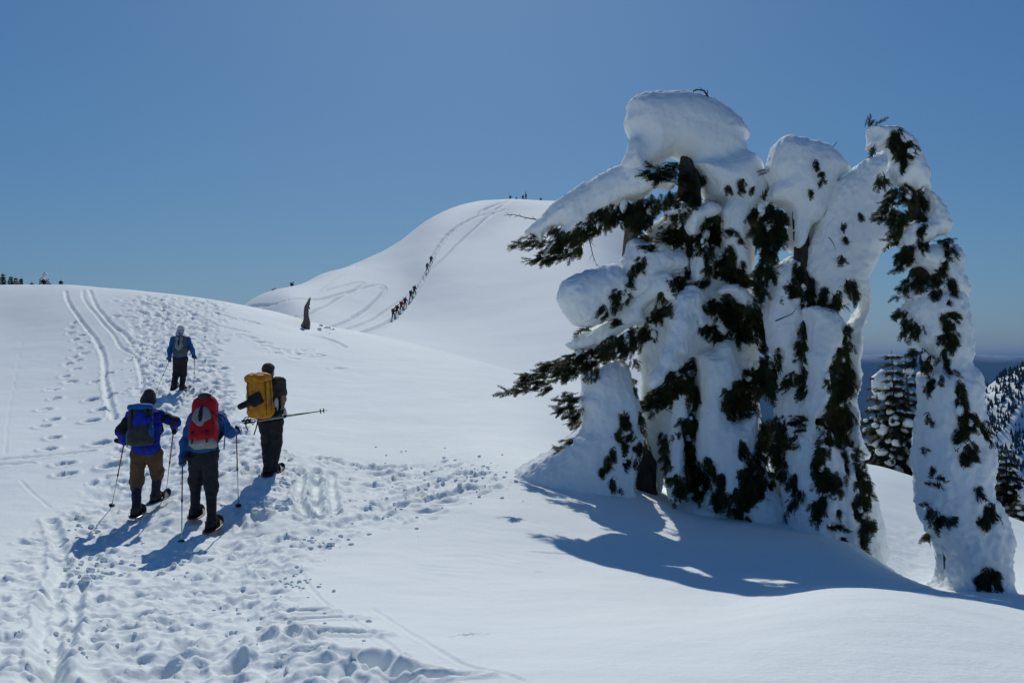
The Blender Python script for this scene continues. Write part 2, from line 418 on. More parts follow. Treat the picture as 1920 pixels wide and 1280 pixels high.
for x, y in ((545,660),(550,672),(575,658),(560,664),(530,655),(515,652),(500,648),(480,640),(495,642),(470,632),(450,628),(520,662),(590,670),(600,665),(635,690)):
    h = px2w([(x, y)])
    if h: G.dent(h[0][0], h[0][1], .3, .12, rng.normal(0, .3), .1, .3)
# --- clods of broken snow, thrown up along the trail
_ico = bmesh.new(); bmesh.ops.create_icosphere(_ico, subdivisions=2, radius=1.0)
IV = np.array([v.co[:] for v in _ico.verts]); IF = np.array([[v.index for v in f.verts] for f in _ico.faces]); _ico.free()
def blob(c, r, seed, rough=.3):
    k = IV * (1 + rough * perlin3(IV[:, 0] * 1.3 + seed, IV[:, 1] * 1.3 - seed * 2.1, IV[:, 2] * 1.3)[:, None] + .12 * perlin3(IV[:, 0] * 3.7 - seed, IV[:, 1] * 3.7, IV[:, 2] * 3.7 + seed)[:, None])
    return np.array(c) + k * np.array(r)
cv, cf = [], []
for cx, cy, n, sp, sz in ((490,945,30,20,.085),(530,905,24,18,.06),(600,1015,40,26,.05),(160,985,24,26,.06),(150,1080,30,28,.055),(700,950,36,60,.04),(850,905,70,50,.05),(910,890,50,24,.045),(612,618,22,10,.16),(350,1060,26,40,.045),
                          (480,1160,24,60,.03),(300,1200,40,150,.03),(190,1060,40,40,.05),(740,900,36,70,.045),(600,1180,18,60,.03),(330,600,50,50,.05),(300,680,60,40,.05),(120,1200,22,60,.03),(560,1090,40,30,.035)):
    for _ in range(n):
        h = px2w([(cx + rng.normal(0, sp), cy + rng.normal(0, sp * .45))])
        if not h: continue
        r = .8 * sz * rng.uniform(.2, 1.0) ** 1.8; k = len(cv) * 42
        cv.append(blob((h[0][0], h[0][1], G.at(*h[0]) + r * .1), (r * rng.uniform(.8, 1.2), r * rng.uniform(.8, 1.2), r * rng.uniform(.55, .9)), rng.uniform(0, 90))); cf.append(IF + k)
prop(obj('snow_clods', np.concatenate(cv), np.concatenate(cf), M['snow']), 'loose clods of broken snow scattered along the trail', 'snow clods', kind='stuff')
ground = G.build('snow_ground', M['snow']); prop(ground, kind='structure')

# ------------------------------------------------------------------ the hill behind (same terrain, its own finer rows)
hang = np.concatenate([np.radians(np.linspace(-60, -19, 24)), np.radians(np.linspace(-18, 15, 560)), np.radians(np.linspace(15.6, 60, 40))])
HL = Fan(hang, np.concatenate([np.geomspace(60, 300, 360)[:], np.geomspace(303, 420, 20)]))
HL.Z[:3] -= .15
HL.Z += .25 * fbm2(HL.X * .03, HL.Y * .03, 3, 40) * sstep(70, 110, HL.R) + .03 * fbm2(HL.X * .25, HL.Y * .25, 2, 41)
def hpx(pts, crop=L6):
    out = []
    for p in pts:
        h = HL.hit(crop[0] + p[0] / crop[2], crop[1] + p[1] / crop[2])
        if h is not None: out.append(h[:2])
    return out
for pts, w, d in (([(740,862),(830,835),(920,795),(960,768),(1040,680),(1130,530),(1190,400),(1250,310),(1340,240),(1430,197),(1520,180)], .42, .32),
                  ([(1130,535),(1230,440),(1330,340),(1420,260),(1500,190),(1590,157)], .34, .26),
                  ([(1520,178),(1478,172),(1476,155),(1560,125),(1610,108)], .5, .22), ([(1530,160),(1600,120),(1670,128)], .5, .22), ([(1440,190),(1450,165),(1560,118)], .5, .16),
                  ([(130,707),(300,688),(480,664),(650,634),(740,612),(830,588),(885,583),(908,605),(888,640),(840,690),(760,750),(700,785),(600,825)], .34, .24),
                  ([(820,592),(870,592),(890,612),(870,650),(800,720),(720,768)], .3, .16),
                  ([(545,620),(640,595),(740,571),(786,569),(770,588),(700,630),(620,675),(500,740),(390,768)], .32, .2),
                  ([(665,843),(800,795),(880,750),(950,700),(1030,640)], .3, .2), ([(545,618),(620,560),(700,500),(740,472)], .3, .18)):
    q = hpx(pts)
    if len(q) > 1: HL.groove(spline(q, 4), w, d, .35)
for _ in range(150):       # boot holes along the climbing track
    t = rng.uniform(0, 1); pl = [(1010,720),(1130,530),(1190,400),(1250,310),(1340,240)]; k = min(int(t * 4), 3); u = t * 4 - k
    q = hpx([(pl[k][0] + (pl[k + 1][0] - pl[k][0]) * u + rng.normal(0, 6), pl[k][1] + (pl[k + 1][1] - pl[k][1]) * u + rng.normal(0, 4))])
    if q: HL.dent(q[0][0], q[0][1], .3, .3, 0, .22, .4)
hill = HL.build('snow_hill', M['snow_far']); prop(hill, kind='structure')

# ------------------------------------------------------------------ distant ground: valley, wooded ridge, far ranges
def ridged(x, y, octv, seed):
    s = 0; a = 1.; 
    for i in range(octv):
        s = s + a * (1 - np.abs(perlin2(x * 2 ** i + 3.1 * i, y * 2 ** i + 8.8, seed + i)) * 1.6); a *= .5
    return s / 2
def mountain_mat(name, forest, snow, lo, hi, nscale, patch=1.0):
    m = bpy.data.materials.new(name); m.use_nodes = True; t = m.node_tree; b = t.nodes['Principled BSDF']
    b.inputs['Roughness'].default_value = 1; b.inputs['Specular IOR Level'].default_value = 0
    g = t.nodes.new('ShaderNodeNewGeometry'); sp = t.nodes.new('ShaderNodeSeparateXYZ'); t.links.new(g.outputs['Position'], sp.inputs[0])
    n = t.nodes.new('ShaderNodeTexNoise'); n.inputs['Scale'].default_value = nscale; n.inputs['Detail'].default_value = 8; n.inputs['Roughness'].default_value = .65
    t.links.new(g.outputs['Position'], n.inputs['Vector'])
    ma = t.nodes.new('ShaderNodeMath'); ma.operation = 'MULTIPLY_ADD'; ma.inputs[1].default_value = (hi - lo) * patch; t.links.new(n.outputs[0], ma.inputs[0]); t.links.new(sp.outputs['Z'], ma.inputs[2])
    mr = t.nodes.new('ShaderNodeMapRange'); mr.inputs[1].default_value = lo + (hi - lo) * patch * .5; mr.inputs[2].default_value = hi + (hi - lo) * patch * .5; t.links.new(ma.outputs[0], mr.inputs[0])
    mx = t.nodes.new('ShaderNodeMix'); mx.data_type = 'RGBA'; mx.inputs[6].default_value = (*forest, 1); mx.inputs[7].default_value = (*snow, 1)
    t.links.new(mr.outputs[0], mx.inputs[0]); t.links.new(mx.outputs[2], b.inputs['Base Color'])
    return m
VR = np.geomspace(380, 42000, 260); VA = np.radians(np.concatenate([np.linspace(-180, -40, 30), np.linspace(-38, 10, 60), np.linspace(10.4, 38, 260), np.linspace(40, 180, 30)[:-1]]))
R_, A_ = np.meshgrid(VR, VA, indexing='ij'); X_, Y_ = R_ * np.sin(A_), R_ * np.cos(A_)
base = -150 - 650 * sstep(380, 2500, R_)
far = sstep(9000, 17000, R_) * (830 + 620 * (ridged(X_ / 4500, Y_ / 4500, 5, 50) - .62))
mid = sstep(3500, 6500, R_) * sstep(12000, 8000, R_) * (420 * ridged(X_ / 3000, Y_ / 3000, 4, 60))
Z_ = base + far + mid + 40 * fbm2(X_ / 600, Y_ / 600, 3, 66) - (R_ / 42000) ** 2 * 120
Z_ = np.where(Z_ > 90, 90 + (Z_ - 90) * .25, Z_); Z_ = np.minimum(Z_, 165); Z_[0] = -260
i_ = np.arange(R_.size).reshape(R_.shape)
f_ = np.stack([i_[:-1, :-1], i_[:-1, 1:], i_[1:, 1:], i_[1:, :-1]], -1).reshape(-1, 4)[:, ::-1]
M['valley'] = mountain_mat('valley', (.02, .035, .03), (.75, .8, .85), -40, 190, .0014)
prop(obj('far_mountains', np.stack([X_, Y_, Z_], -1).reshape(-1, 3), f_, M['valley']), kind='structure')

# wooded ridge to the right
u_ = np.linspace(0, 1, 150); v_ = np.linspace(-1, 1, 150); U, V = np.meshgrid(u_, v_, indexing='ij')
pA, pB = P(1750, 790, 1500)[:2], P(2500, 640, 1150)[:2]
ax = (pB - pA) / np.linalg.norm(pB - pA); Lr = np.linalg.norm(pB - pA); nr = np.array((ax[1], -ax[0]))
RX = pA[0] + ax[0] * U * Lr + nr[0] * V * 520; RY = pA[1] + ax[1] * U * Lr + nr[1] * V * 520
zr = np.interp(U, [0, .07, .13, .22, .35, 1], [-260, -95, -48, -22, 5, 60])
zr = zr + 14 * perlin2(U * 6, U * 0 + 2.5, 70)
RZ = CZ + zr - 400 * np.abs(V) ** 1.15 + 26 * (ridged(RX / 130, RY / 130, 3, 71) - .6) * sstep(0, .25, np.abs(V)) + 6 * fbm2(RX / 30, RY / 30, 2, 72)
i_ = np.arange(U.size).reshape(U.shape)
f_ = np.stack([i_[:-1, :-1], i_[:-1, 1:], i_[1:, 1:], i_[1:, :-1]], -1).reshape(-1, 4)
prop(obj('mountain_ridge', np.stack([RX, RY, RZ], -1).reshape(-1, 3), f_, M['snow_far']), kind='structure')
# the wood on it: thousands of small conifers seen as one mass
fv, ff = [], []
dens = 1.3 * perlin2(RX / 60 + V * 2, RY / 60, 75) + .5 * perlin2(RX / 30, RY / 30, 76) - .25 * sstep(-120, 20, RZ)
cnt = 0
for _ in range(90000):
    if cnt > 13000: break
    i, j = rng.integers(0, 149), rng.integers(8, 142)
    if dens[i, j] < -.4 + rng.normal(0, .25): continue
    a, b = rng.random(), rng.random()
    x = RX[i, j] + (RX[i + 1, j] - RX[i, j]) * a + (RX[i, j + 1] - RX[i, j]) * b; y = RY[i, j] + (RY[i + 1, j] - RY[i, j]) * a + (RY[i, j + 1] - RY[i, j]) * b
    z = RZ[i, j] + (RZ[i + 1, j] - RZ[i, j]) * a + (RZ[i, j + 1] - RZ[i, j]) * b - 1
    h = rng.uniform(5, 12); r = h * rng.uniform(.15, .22); k = len(fv); t0 = rng.uniform(0, 2)
    fv += [(x + r * math.cos(t0 + q * 1.2566), y + r * math.sin(t0 + q * 1.2566), z + h * .08 * (q % 2)) for q in range(5)] + [(x, y, z + h)]
    ff += [(k + q, k + (q + 1) % 5, k + 5) for q in range(5)]; cnt += 1
M['far_conifer'] = mat('far_conifer', (.018, .032, .022), .95, col2=(.05, .065, .06), scale=.15, spec=0)
prop(obj('forest', fv, ff, M['far_conifer'], smooth=False), 'dark conifer wood covering the snowy ridge at far right', 'forest', kind='stuff')

# ------------------------------------------------------------------ the air
hb = MB(); S = 45000; zl, zh = -1250, 170
hb.add([(-S,-S,zl),(S,-S,zl),(S,S,zl),(-S,S,zl),(-S,-S,zh),(S,-S,zh),(S,S,zh),(-S,S,zh)], [(3,2,1,0),(4,5,6,7),(0,1,5,4),(1,2,6,5),(2,3,7,6),(3,0,4,7)])
mh = bpy.data.materials.new('haze'); mh.use_nodes = True; th = mh.node_tree
th.nodes.remove(th.nodes['Principled BSDF']); pv = th.nodes.new('ShaderNodeVolumePrincipled')
pv.inputs['Color'].default_value = (.20, .44, .86, 1); pv.inputs['Density'].default_value = 4.5e-5; pv.inputs['Anisotropy'].default_value = 0.0
th.links.new(pv.outputs[0], th.nodes['Material Output'].inputs['Volume'])
hz = hb.build('haze', mh, smooth=False); prop(hz, kind='stuff')

# ------------------------------------------------------------------ smooth solids: distance fields turned into meshes
def _bbox(q):
    k = q[0]
    if k == 'c': a, b, ra, rb = q[1:5]; r = max(ra, rb); return np.minimum(a, b) - r, np.maximum(a, b) + r
    if k == 'p':
        a, b = q[1].min(0), q[1].max(0); g = q[5]; yo = [q[2] + g[0] * (x - q[6][0]) + g[1] * (z - q[6][1]) for x in (a[0], b[0]) for z in (a[1], b[1])]
        return A3(a[0], min(yo) - q[3], a[1]), A3(b[0], max(yo) + q[3], b[1])
    c = q[1]; r = max(q[2]) if k == 'e' else np.linalg.norm(q[2]) + q[3]; return c - r, c + r
def _dist(q, X, Y, Z):
    k = q[0]
    if k == 'c':
        a, b, ra, rb = q[1:5]; d = b - a; L = float(d @ d) + 1e-9
        px, py, pz = X - a[0], Y - a[1], Z - a[2]
        t = np.clip((px * d[0] + py * d[1] + pz * d[2]) / L, 0, 1)
        return np.sqrt((px - t * d[0]) ** 2 + (py - t * d[1]) ** 2 + (pz - t * d[2]) ** 2) - (ra + t * (rb - ra))
    if k == 'p':           # an outline in the x-z plane with thickness 2t and rounded rim r; its mid-plane may lean (g)
        _, pg, y0, t, r, g, ctr = q
        x, z = X[:, :1, :], Z[:, :1, :]; d = np.full(x.shape, 1e9); ins = np.zeros(x.shape, bool)
        for i in range(len(pg)):
            (ax_, az), (bx, bz) = pg[i], pg[(i + 1) % len(pg)]
            ex, ez = bx - ax_, bz - az; wx, wz = x - ax_, z - az; u = np.clip((wx * ex + wz * ez) / (ex * ex + ez * ez + 1e-12), 0, 1)
            d = np.minimum(d, (wx - ex * u) ** 2 + (wz - ez * u) ** 2)
            if az != bz: ins ^= ((az > z) != (bz > z)) & (x < ex * (z - az) / ez + ax_)
        d = np.sqrt(d); d = np.where(ins, -d, d)
        a, b = d + r, np.abs(Y - (y0 + g[0] * (X - ctr[0]) + g[1] * (Z - ctr[1]))) - (t - r)
        a = np.broadcast_to(a, b.shape)
        return np.minimum(np.maximum(a, b), 0) + np.sqrt(np.maximum(a, 0) ** 2 + np.maximum(b, 0) ** 2) - r
    c, h, R = q[1], q[2], q[-1]
    x, y, z = X - c[0], Y - c[1], Z - c[2]
    if R is not None: x, y, z = (R[0, 0] * x + R[1, 0] * y + R[2, 0] * z, R[0, 1] * x + R[1, 1] * y + R[2, 1] * z, R[0, 2] * x + R[1, 2] * y + R[2, 2] * z)
    if k == 'e':
        k0 = np.sqrt((x / h[0]) ** 2 + (y / h[1]) ** 2 + (z / h[2]) ** 2); k1 = np.sqrt((x / h[0] ** 2) ** 2 + (y / h[1] ** 2) ** 2 + (z / h[2] ** 2) ** 2)
        return k0 * (k0 - 1) / (k1 + 1e-9)
    r = q[3]; x, y, z = np.abs(x) - h[0], np.abs(y) - h[1], np.abs(z) - h[2]
    return np.sqrt(np.maximum(x, 0) ** 2 + np.maximum(y, 0) ** 2 + np.maximum(z, 0) ** 2) + np.minimum(np.maximum(x, np.maximum(y, z)), 0) - r
def sdf(prims, h, k, sub=(), ksub=.03):
    """prims: ('c',a,b,ra,rb) tapered capsule, ('e',c,radii,R) ellipsoid, ('b',c,half,round,R) soft box -> verts, quads"""
    lo = np.min([_bbox(q)[0] for q in prims], 0) - k * .6 - 2 * h; hi = np.max([_bbox(q)[1] for q in prims], 0) + k * .6 + 2 * h
    n = np.ceil((hi - lo) / h).astype(int) + 1
    ax = [(lo[i] + h * np.arange(n[i])).astype(np.float32) for i in range(3)]
    Fd = np.full(n, 9., np.float32)
    def sl(q, m):
        a, b = _bbox(q); i0 = np.maximum(((a - m - lo) / h).astype(int), 0); i1 = np.minimum(((b + m - lo) / h).astype(int) + 2, n)
        s = tuple(slice(i0[i], i1[i]) for i in range(3))
        return s, np.meshgrid(ax[0][s[0]], ax[1][s[1]], ax[2][s[2]], indexing='ij')
    for q in prims:
        s, g = sl(q, k + 2.5 * h)
        d = _dist(q, *g).astype(np.float32); f = Fd[s]
        hh = np.maximum(k - np.abs(f - d), 0) / k
        Fd[s] = np.minimum(f, d) - hh * hh * k * .25
    for q in sub:
        s, g = sl(q, ksub + 2.5 * h); f = Fd[s]
        if f.size == 0: continue
        d = -_dist(q, *g).astype(np.float32)
        hh = np.maximum(ksub - np.abs(f - d), 0) / ksub
        Fd[s] = np.maximum(f, d) + hh * hh * ksub * .25
    return nets(Fd, lo, h)
def nets(Fd, lo, h):
    n = np.array(Fd.shape); ins = Fd < 0
    m = np.array(n) - 1
    acc = np.zeros((*m, 3), np.float32); cnt = np.zeros(m, np.float32)
    for axis in range(3):
        o = [i for i in range(3) if i != axis]
        A = [slice(None)] * 3; B = [slice(None)] * 3; A[axis] = slice(0, -1); B[axis] = slice(1, None)
        fa, fb = Fd[tuple(A)], Fd[tuple(B)]; cr = (fa < 0) != (fb < 0)
        t = np.where(cr, fa / np.where(cr, fa - fb, 1), 0).astype(np.float32)
        for da in (0, 1):
            for db in (0, 1):
                s = [None] * 3; s[axis] = slice(0, m[axis])
                s[o[0]] = slice(da, da + m[o[0]]); s[o[1]] = slice(db, db + m[o[1]])
                c = cr[tuple(s)]; cnt += c; acc[..., axis] += t[tuple(s)]
                acc[..., o[0]] += c * da; acc[..., o[1]] += c * db
    act = cnt > 0
    idx = np.full(m, -1, np.int64); idx[act] = np.arange(act.sum())
    ijk = np.argwhere(act)
    V = lo + h * (ijk + acc[act] / cnt[act][:, None])
    quads = []
    for axis in range(3):
        o = [(axis + 1) % 3, (axis + 2) % 3]
        A = [slice(None)] * 3; B = [slice(None)] * 3; A[axis] = slice(0, -1); B[axis] = slice(1, None)
        a, b = ins[tuple(A)], ins[tuple(B)]; cr = a != b
        for ax_ in o:
            c = [slice(None)] * 3; c[ax_] = slice(1, -1)
            pad = np.zeros_like(cr); pad[tuple(c)] = cr[tuple(c)]; cr = pad
        e = np.argwhere(cr)
        if len(e) == 0: continue
        fl = a[tuple(e.T)]
        u = np.zeros(3, int); u[o[0]] = 1; v = np.zeros(3, int); v[o[1]] = 1
        q = np.stack([idx[tuple((e - u - v).T)], idx[tuple((e - v).T)], idx[tuple(e.T)], idx[tuple((e - u).T)]], -1)
        q[~fl] = q[~fl][:, ::-1]; quads.append(q)
    Q = np.concatenate(quads); Q = Q[(Q >= 0).all(1)]
    return V.astype(np.float64), Q
def vnormals(V, Q):
    nf = np.cross(V[Q[:, 2]] - V[Q[:, 0]], V[Q[:, 3]] - V[Q[:, 1]]); N = np.zeros_like(V)
    for i in range(4): np.add.at(N, Q[:, i], nf)
    return N / (np.linalg.norm(N, axis=1)[:, None] + 1e-12)
def solid(name, prims, h, k, m, parent=None, amp=0, freq=8, octv=3, sub=(), ksub=.03, fold=None, ret=False):
    V, Q = sdf(prims, h, k, sub, ksub)
    if amp:
        N = vnormals(V, Q); p = V * (fold if fold is not None else 1)
        V = V + N * (amp * fbm3(p, freq, octv))[:, None]
    o = obj(name, V, Q, m, parent)
    return (o, V, Q) if ret else o
def A3(*v): return np.array(v, float)
def nrm(v): v = np.asarray(v, float); return v / (np.linalg.norm(v) + 1e-9)
def frame(right, up):
    r = nrm(right); b = nrm(np.cross(up, r)); u = np.cross(r, b)    # columns: right, into the scene, up
    return np.stack([r, b, u], 1)

# ------------------------------------------------------------------ people
CL = {}
def cloth(name, c, c2=None, rough=.8, bump=.25, bs=120, scale=14): CL[name] = mat(name, c, rough, col2=c2, scale=scale, bump=bump, bscale=bs, spec=.25); return CL[name]
cloth('skin', (.42, .24, .17), (.36, .19, .13), .55, .1); cloth('hair', (.05, .03, .02), (.02, .012, .01), .6, .5)
cloth('black', (.012, .012, .016), (.02, .02, .026)); cloth('navy', (.012, .014, .035), (.02, .02, .045)); cloth('charcoal', (.03, .033, .035), (.045, .05, .05))
cloth('royal', (.008, .018, .26), (.012, .03, .34)); cloth('steel_blue', (.012, .075, .22), (.02, .10, .28)); cloth('bright_blue', (.008, .09, .33), (.012, .12, .4))
cloth('brown', (.075, .045, .024), (.10, .06, .034)); cloth('red', (.32, .006, .012), (.42, .012, .02)); cloth('grey', (.20, .21, .21), (.27, .28, .28))
cloth('amber', (.52, .19, .006), (.62, .25, .012), .6); cloth('pale', (.55, .53, .50), (.62, .60, .57)); cloth('lavender', (.42, .43, .58), (.5, .5, .64))
cloth('teal', (.01, .09, .10), (.02, .13, .14)); cloth('tee', (.045, .04, .036), (.06, .055, .05)); cloth('plaid', (.03, .045, .06), (.10, .12, .13), scale=40)
M['alu'] = mat('aluminium', (.45, .45, .46), .35, spec=.5, metal=.8); M['green_alu'] = mat('green_alu', (.05, .16, .06), .4, spec=.5, metal=.3)
M['red_alu'] = mat('red_alu', (.16, .02, .02), .4, spec=.5, metal=.4); M['rubber'] = mat('rubber', (.015, .015, .016), .6, bump=.2, spec=.3)
M['deck'] = mat('deck', (.03, .03, .035), .6, bump=.3, spec=.3); M['frame_red'] = mat('frame_red', (.25, .03, .02), .4, spec=.5); M['frame_blue'] = mat('frame_blue', (.03, .16, .30), .4, spec=.5)
M['eye'] = mat('eye', (.7, .7, .68), .2, spec=.5)

def person(D, J, label, jacket, trousers, boots, gaiter=None, h=.013, knee=None, sleeve=None, group='hikers in the foreground'):
    """J: joints as (photo x, photo y, metres nearer(-)/farther(+)); L and R as seen from behind. One body, clothes over it."""
    q = {k: P(a[0], a[1], D + (a[2] if len(a) > 2 else 0)) for k, a in J.items()}
    foot = min(q['anL'][2], q['anR'][2]) - .09
    e = empty('person', (q['pel'][0], q['pel'][1], foot)); prop(e, label, 'person', group)
    sh = q['shR'] - q['shL']; rt = nrm(sh); spine = nrm(q['neck'] - q['pel']); fw = nrm(np.cross(spine, rt)); fw = fw if fw[1] > 0 else -fw
    hd = q['head']; up = nrm(hd - q['neck'] + A3(0, 0, .15)); hr = nrm(rt + A3(0, 0, 0)); Rh = frame(hr, up); hf = Rh[:, 1] if Rh[1, 1] > 0 else -Rh[:, 1]
    chest = q['pel'] + (q['neck'] - q['pel']) * .72
    def arm(s, r0, r1, r2): return [('c', q['sh' + s], q['el' + s], r0, r1), ('c', q['el' + s], q['ha' + s], r1, r2)]
    def leg(s, r0, r1, r2): return [('c', q['hip' + s], q['kn' + s], r0, r1), ('c', q['kn' + s], q['an' + s], r1, r2)]
    def torso(g):
        return [('c', q['shL'] + rt * .03, q['shR'] - rt * .03, .07 + g, .07 + g), ('c', chest - rt * .075, q['pel'] - rt * .06, .105 + g, .10 + g), ('c', chest + rt * .075, q['pel'] + rt * .06, .105 + g, .10 + g)]
    def foot_(s, g):
        a = q['an' + s]; d = nrm(A3(fw[0] * .3 + (-.06 if s == 'L' else .06), 1, .06)); dn = A3(0, 0, -1)
        return [('c', a, a + dn * .05, .05 + g, .048 + g), ('c', a + dn * .05 - d * .06, a + dn * .06 + d * .16, .042 + g, .04 + g), ('c', a + dn * .065 - d * .05, a + dn * .065 + d * .17, .03 + g, .032 + g)]
    body = torso(-.012) + arm('L', .05, .042, .03) + arm('R', .05, .042, .03) + leg('L', .075, .055, .042) + leg('R', .075, .055, .042) + foot_('L', -.012) + foot_('R', -.012)
    body += [('c', q['hipL'], q['hipR'], .085, .085), ('c', q['neck'] - up * .03, hd - up * .06, .056, .055), ('e', hd + up * .02, (.077, .095, .105), Rh), ('e', hd + hf * .025 - up * .055, (.06, .07, .062), Rh),
             ('c', hd + hf * .095 - up * .0, hd + hf * .108 - up * .03, .010, .015), ('e', hd + hr * .08 - up * .015, (.014, .025, .034), Rh), ('e', hd - hr * .08 - up * .015, (.014, .025, .034), Rh),
             ('c', hd + hf * .092 - up * .072 - hr * .02, hd + hf * .092 - up * .072 + hr * .02, .009, .009)]
    b = solid('body', body, h, .035, CL['skin'], e)
    for s in (-1, 1):
        mb = MB(); c = hd + hf * .088 + hr * .033 * s + up * .008
        v = [c + .012 * A3(math.cos(t) * math.sin(p_), math.sin(t) * math.sin(p_), math.cos(p_)) for p_ in (.01, .8, 1.57, 2.3, 3.13) for t in np.arange(0, 6.2, .785)]
        mb.add(v, [(i * 8 + j, i * 8 + (j + 1) % 8, i * 8 + 8 + (j + 1) % 8, i * 8 + 8 + j) for i in range(4) for j in range(8)]); mb.build('eye', M['eye'], b)
    wr = dict(amp=.016, freq=7.5, octv=4, fold=A3(1, 1, 1.5))
    js = torso(.028); js = [js[0]] + [('c', a[1], a[2] + spine * .09, a[3], a[4]) for a in js[1:]]
    for s in 'LR':
        if sleeve: el = q['el' + s]; js += [('c', q['sh' + s], q['sh' + s] + (el - q['sh' + s]) * sleeve, .078, .078)]
        else: js += arm(s, .075, .062, .05)
    js += [('c', q['pel'] - rt * .06 + spine * .05, q['pel'] + rt * .06 + spine * .05, .125, .125)]
    jk = solid('jacket' if not sleeve else 'shirt', js, h, .05, jacket, e, **wr)
    ts = [('c', q['hipL'] + spine * .05, q['hipR'] + spine * .05, .122, .122), ('c', q['pel'] - rt * .045 + spine * .08, q['pel'] + rt * .045 + spine * .08, .118, .118)]
    for s in 'LR':
        kn, an = q['kn' + s], q['an' + s]
        ts.append(('c', q['hip' + s], kn, .115, .09))
        if knee: ts.append(('c', kn - (kn - q['hip' + s]) * .08, kn + (an - kn) * knee, .098, .082))
        else: ts.append(('c', kn, kn + (an - kn) * .97, .088, .076))
    solid('trousers', ts, h, .04, trousers, e, **{**wr, 'amp': .015})
    for s in 'LR':
        kn, an = q['kn' + s], q['an' + s]
        if gaiter is not None: solid('gaiter', [('c', kn + (an - kn) * .1, an, .073, .062), ('c', an, an + A3(0, .03, -.03), .062, .06)], h, .03, gaiter, e, amp=.006, freq=11, fold=A3(1, 1, 2))
        solid('boot', foot_(s, .008), h, .03, boots, e, amp=.003, freq=20)
    return e, q, dict(rt=rt, spine=spine, fw=fw, hd=hd, up=up, hr=hr, hf=hf, Rh=Rh, jacket=jk)

def glove(e, c, axis, wrist, m, name='glove'):
    """hand closed round a shaft through c along axis; wrist: unit vector from the wrist to the hand"""
    t = nrm(axis); w = nrm(wrist - t * np.dot(wrist, t)); o = np.cross(t, w)
    pr = [('e', c - w * .04, (.022, .042, .046), np.stack([o, w, t], 1)), ('c', c - w * .055, c - w * .11, .032, .036)]
    for i, L in enumerate((3.3, 3.7, 3.5, 2.9)):
        z = (.034 - .0225 * i) * t; pts = [c + z + .026 * (math.cos(a) * -w + math.sin(a) * o) for a in np.linspace(.45, L, 5)]
        pr += [('c', pts[k], pts[k + 1], .0115, .0105 - .0006 * k) for k in range(4)]
    pts = [c + t * .03 + .028 * (math.cos(a) * -w - math.sin(a) * o) + t * .012 * a for a in (.3, 1.1, 1.9, 2.5)]
    pr += [('c', pts[k], pts[k + 1], .0125, .0115) for k in range(3)]
    return solid(name, pr, .0055, .008, m, e)

def pole(top, tip, label, shaft, group='trekking poles', grip_m=None, lower=None, basket=True):
    top, tip = np.array(top, float), np.array(tip, float); d = nrm(tip - top); L = np.linalg.norm(tip - top)
    e = empty('trekking_pole', tip); prop(e, label, 'trekking pole', group)
    g = MB(); g.tube([top - d * .02, top, top + d * .015, top + d * .05, top + d * .10, top + d * .13], [.012, .02, .017, .0145, .016, .012], 10); gp = g.build('grip', M['rubber'], e)
    s1 = MB(); s1.tube([top + d * .12, top + d * L * .5], .0092, 8); us = s1.build('upper_shaft', shaft, e)
    s2 = MB(); s2.tube([top + d * L * .49, tip - d * .04], [.0075, .006], 8); ls = s2.build('lower_shaft', lower or M['alu'], e)
    lk = MB(); lk.tube([top + d * (L * .5 - .02), top + d * (L * .5 + .02)], .013, 8); lk.build('lock', M['rubber'], us)
    tp = MB(); tp.tube([tip - d * .05, tip], [.006, .002], 6); tp.build('tip', M['alu'], ls)
    if basket:
        bk = MB(); c = tip - d * .07; bk.tube([c - d * .012, c - d * .004, c + d * .006], [.012, .045, .04], 12); bk.build('basket', M['rubber'], ls)
    st = MB(); a = nrm(np.cross(d, (0, 1, 0.2))); st.ribbon([top + d * .01 + a * .01, top + a * .05 + d * .05, top + a * .055 + d * .11, top + a * .02 + d * .08, top + d * .02], .018, (0, -1, 0), .003); st.build('wrist_strap', M['rubber'], gp)
    return e

def snowshoe(an, yaw, pitch, fr, label, group='snowshoes'):
    c = an + A3(0, 0, -.105); e = empty('snowshoe', c); prop(e, label, 'snowshoe', group)
    d = A3(math.sin(yaw) * math.cos(pitch), math.cos(yaw) * math.cos(pitch), math.sin(pitch)); r = nrm(np.cross(d, (0, 0, 1))); u = np.cross(r, d)
    ring = []
    for k in range(29):
        a = 2 * math.pi * k / 28; y = math.cos(a); x = math.sin(a)
        ring.append(c + d * (.05 + .25 * y) + r * (.102 * np.sign(x) * abs(x) ** .7 * (1 - .18 * (y < 0) * abs(y))) + u * (.0 + (.07 * max(0, y - .45) ** 2 * 4)))
    m = MB(); m.tube(ring, .011, 6, False); m.build('frame', fr, e)
    dk = MB(); top = [p + u * .004 for p in ring[:-1]]; bot = [p - u * .002 for p in ring[:-1]]; n = len(top)
    dk.add(top + bot, [tuple(range(n)), tuple(range(2 * n - 1, n - 1, -1))] + [(i, n + i, n + (i + 1) % n, (i + 1) % n) for i in range(n)]); dko = dk.build('deck', M['deck'], e, False)
    bd = MB()
    for yy in (-.02, .1): bd.ribbon([c + d * yy - r * .07 + u * .01, c + d * yy - r * .062 + u * .09, c + d * yy + u * .125, c + d * yy + r * .062 + u * .09, c + d * yy + r * .07 + u * .01], .03, d, .006)
    bd.ribbon([c + d * .05 - r * .075 + u * .012, c + d * .05 + r * .075 + u * .012], .2, u, .012)
    bd.build('binding', M['rubber'], dko)
    return e

def box(c, R, x, y, z, hx, hy, hz, r): return ('b', c + R @ A3(x, y, z), (max(hx - r, .002), max(hy - r, .002), max(hz - r, .002)), r, R)
def ell(c, R, x, y, z, a, b, d): return ('e', c + R @ A3(x, y, z), (a, b, d), R)

NEAR = .11      # pixels of foot to sole
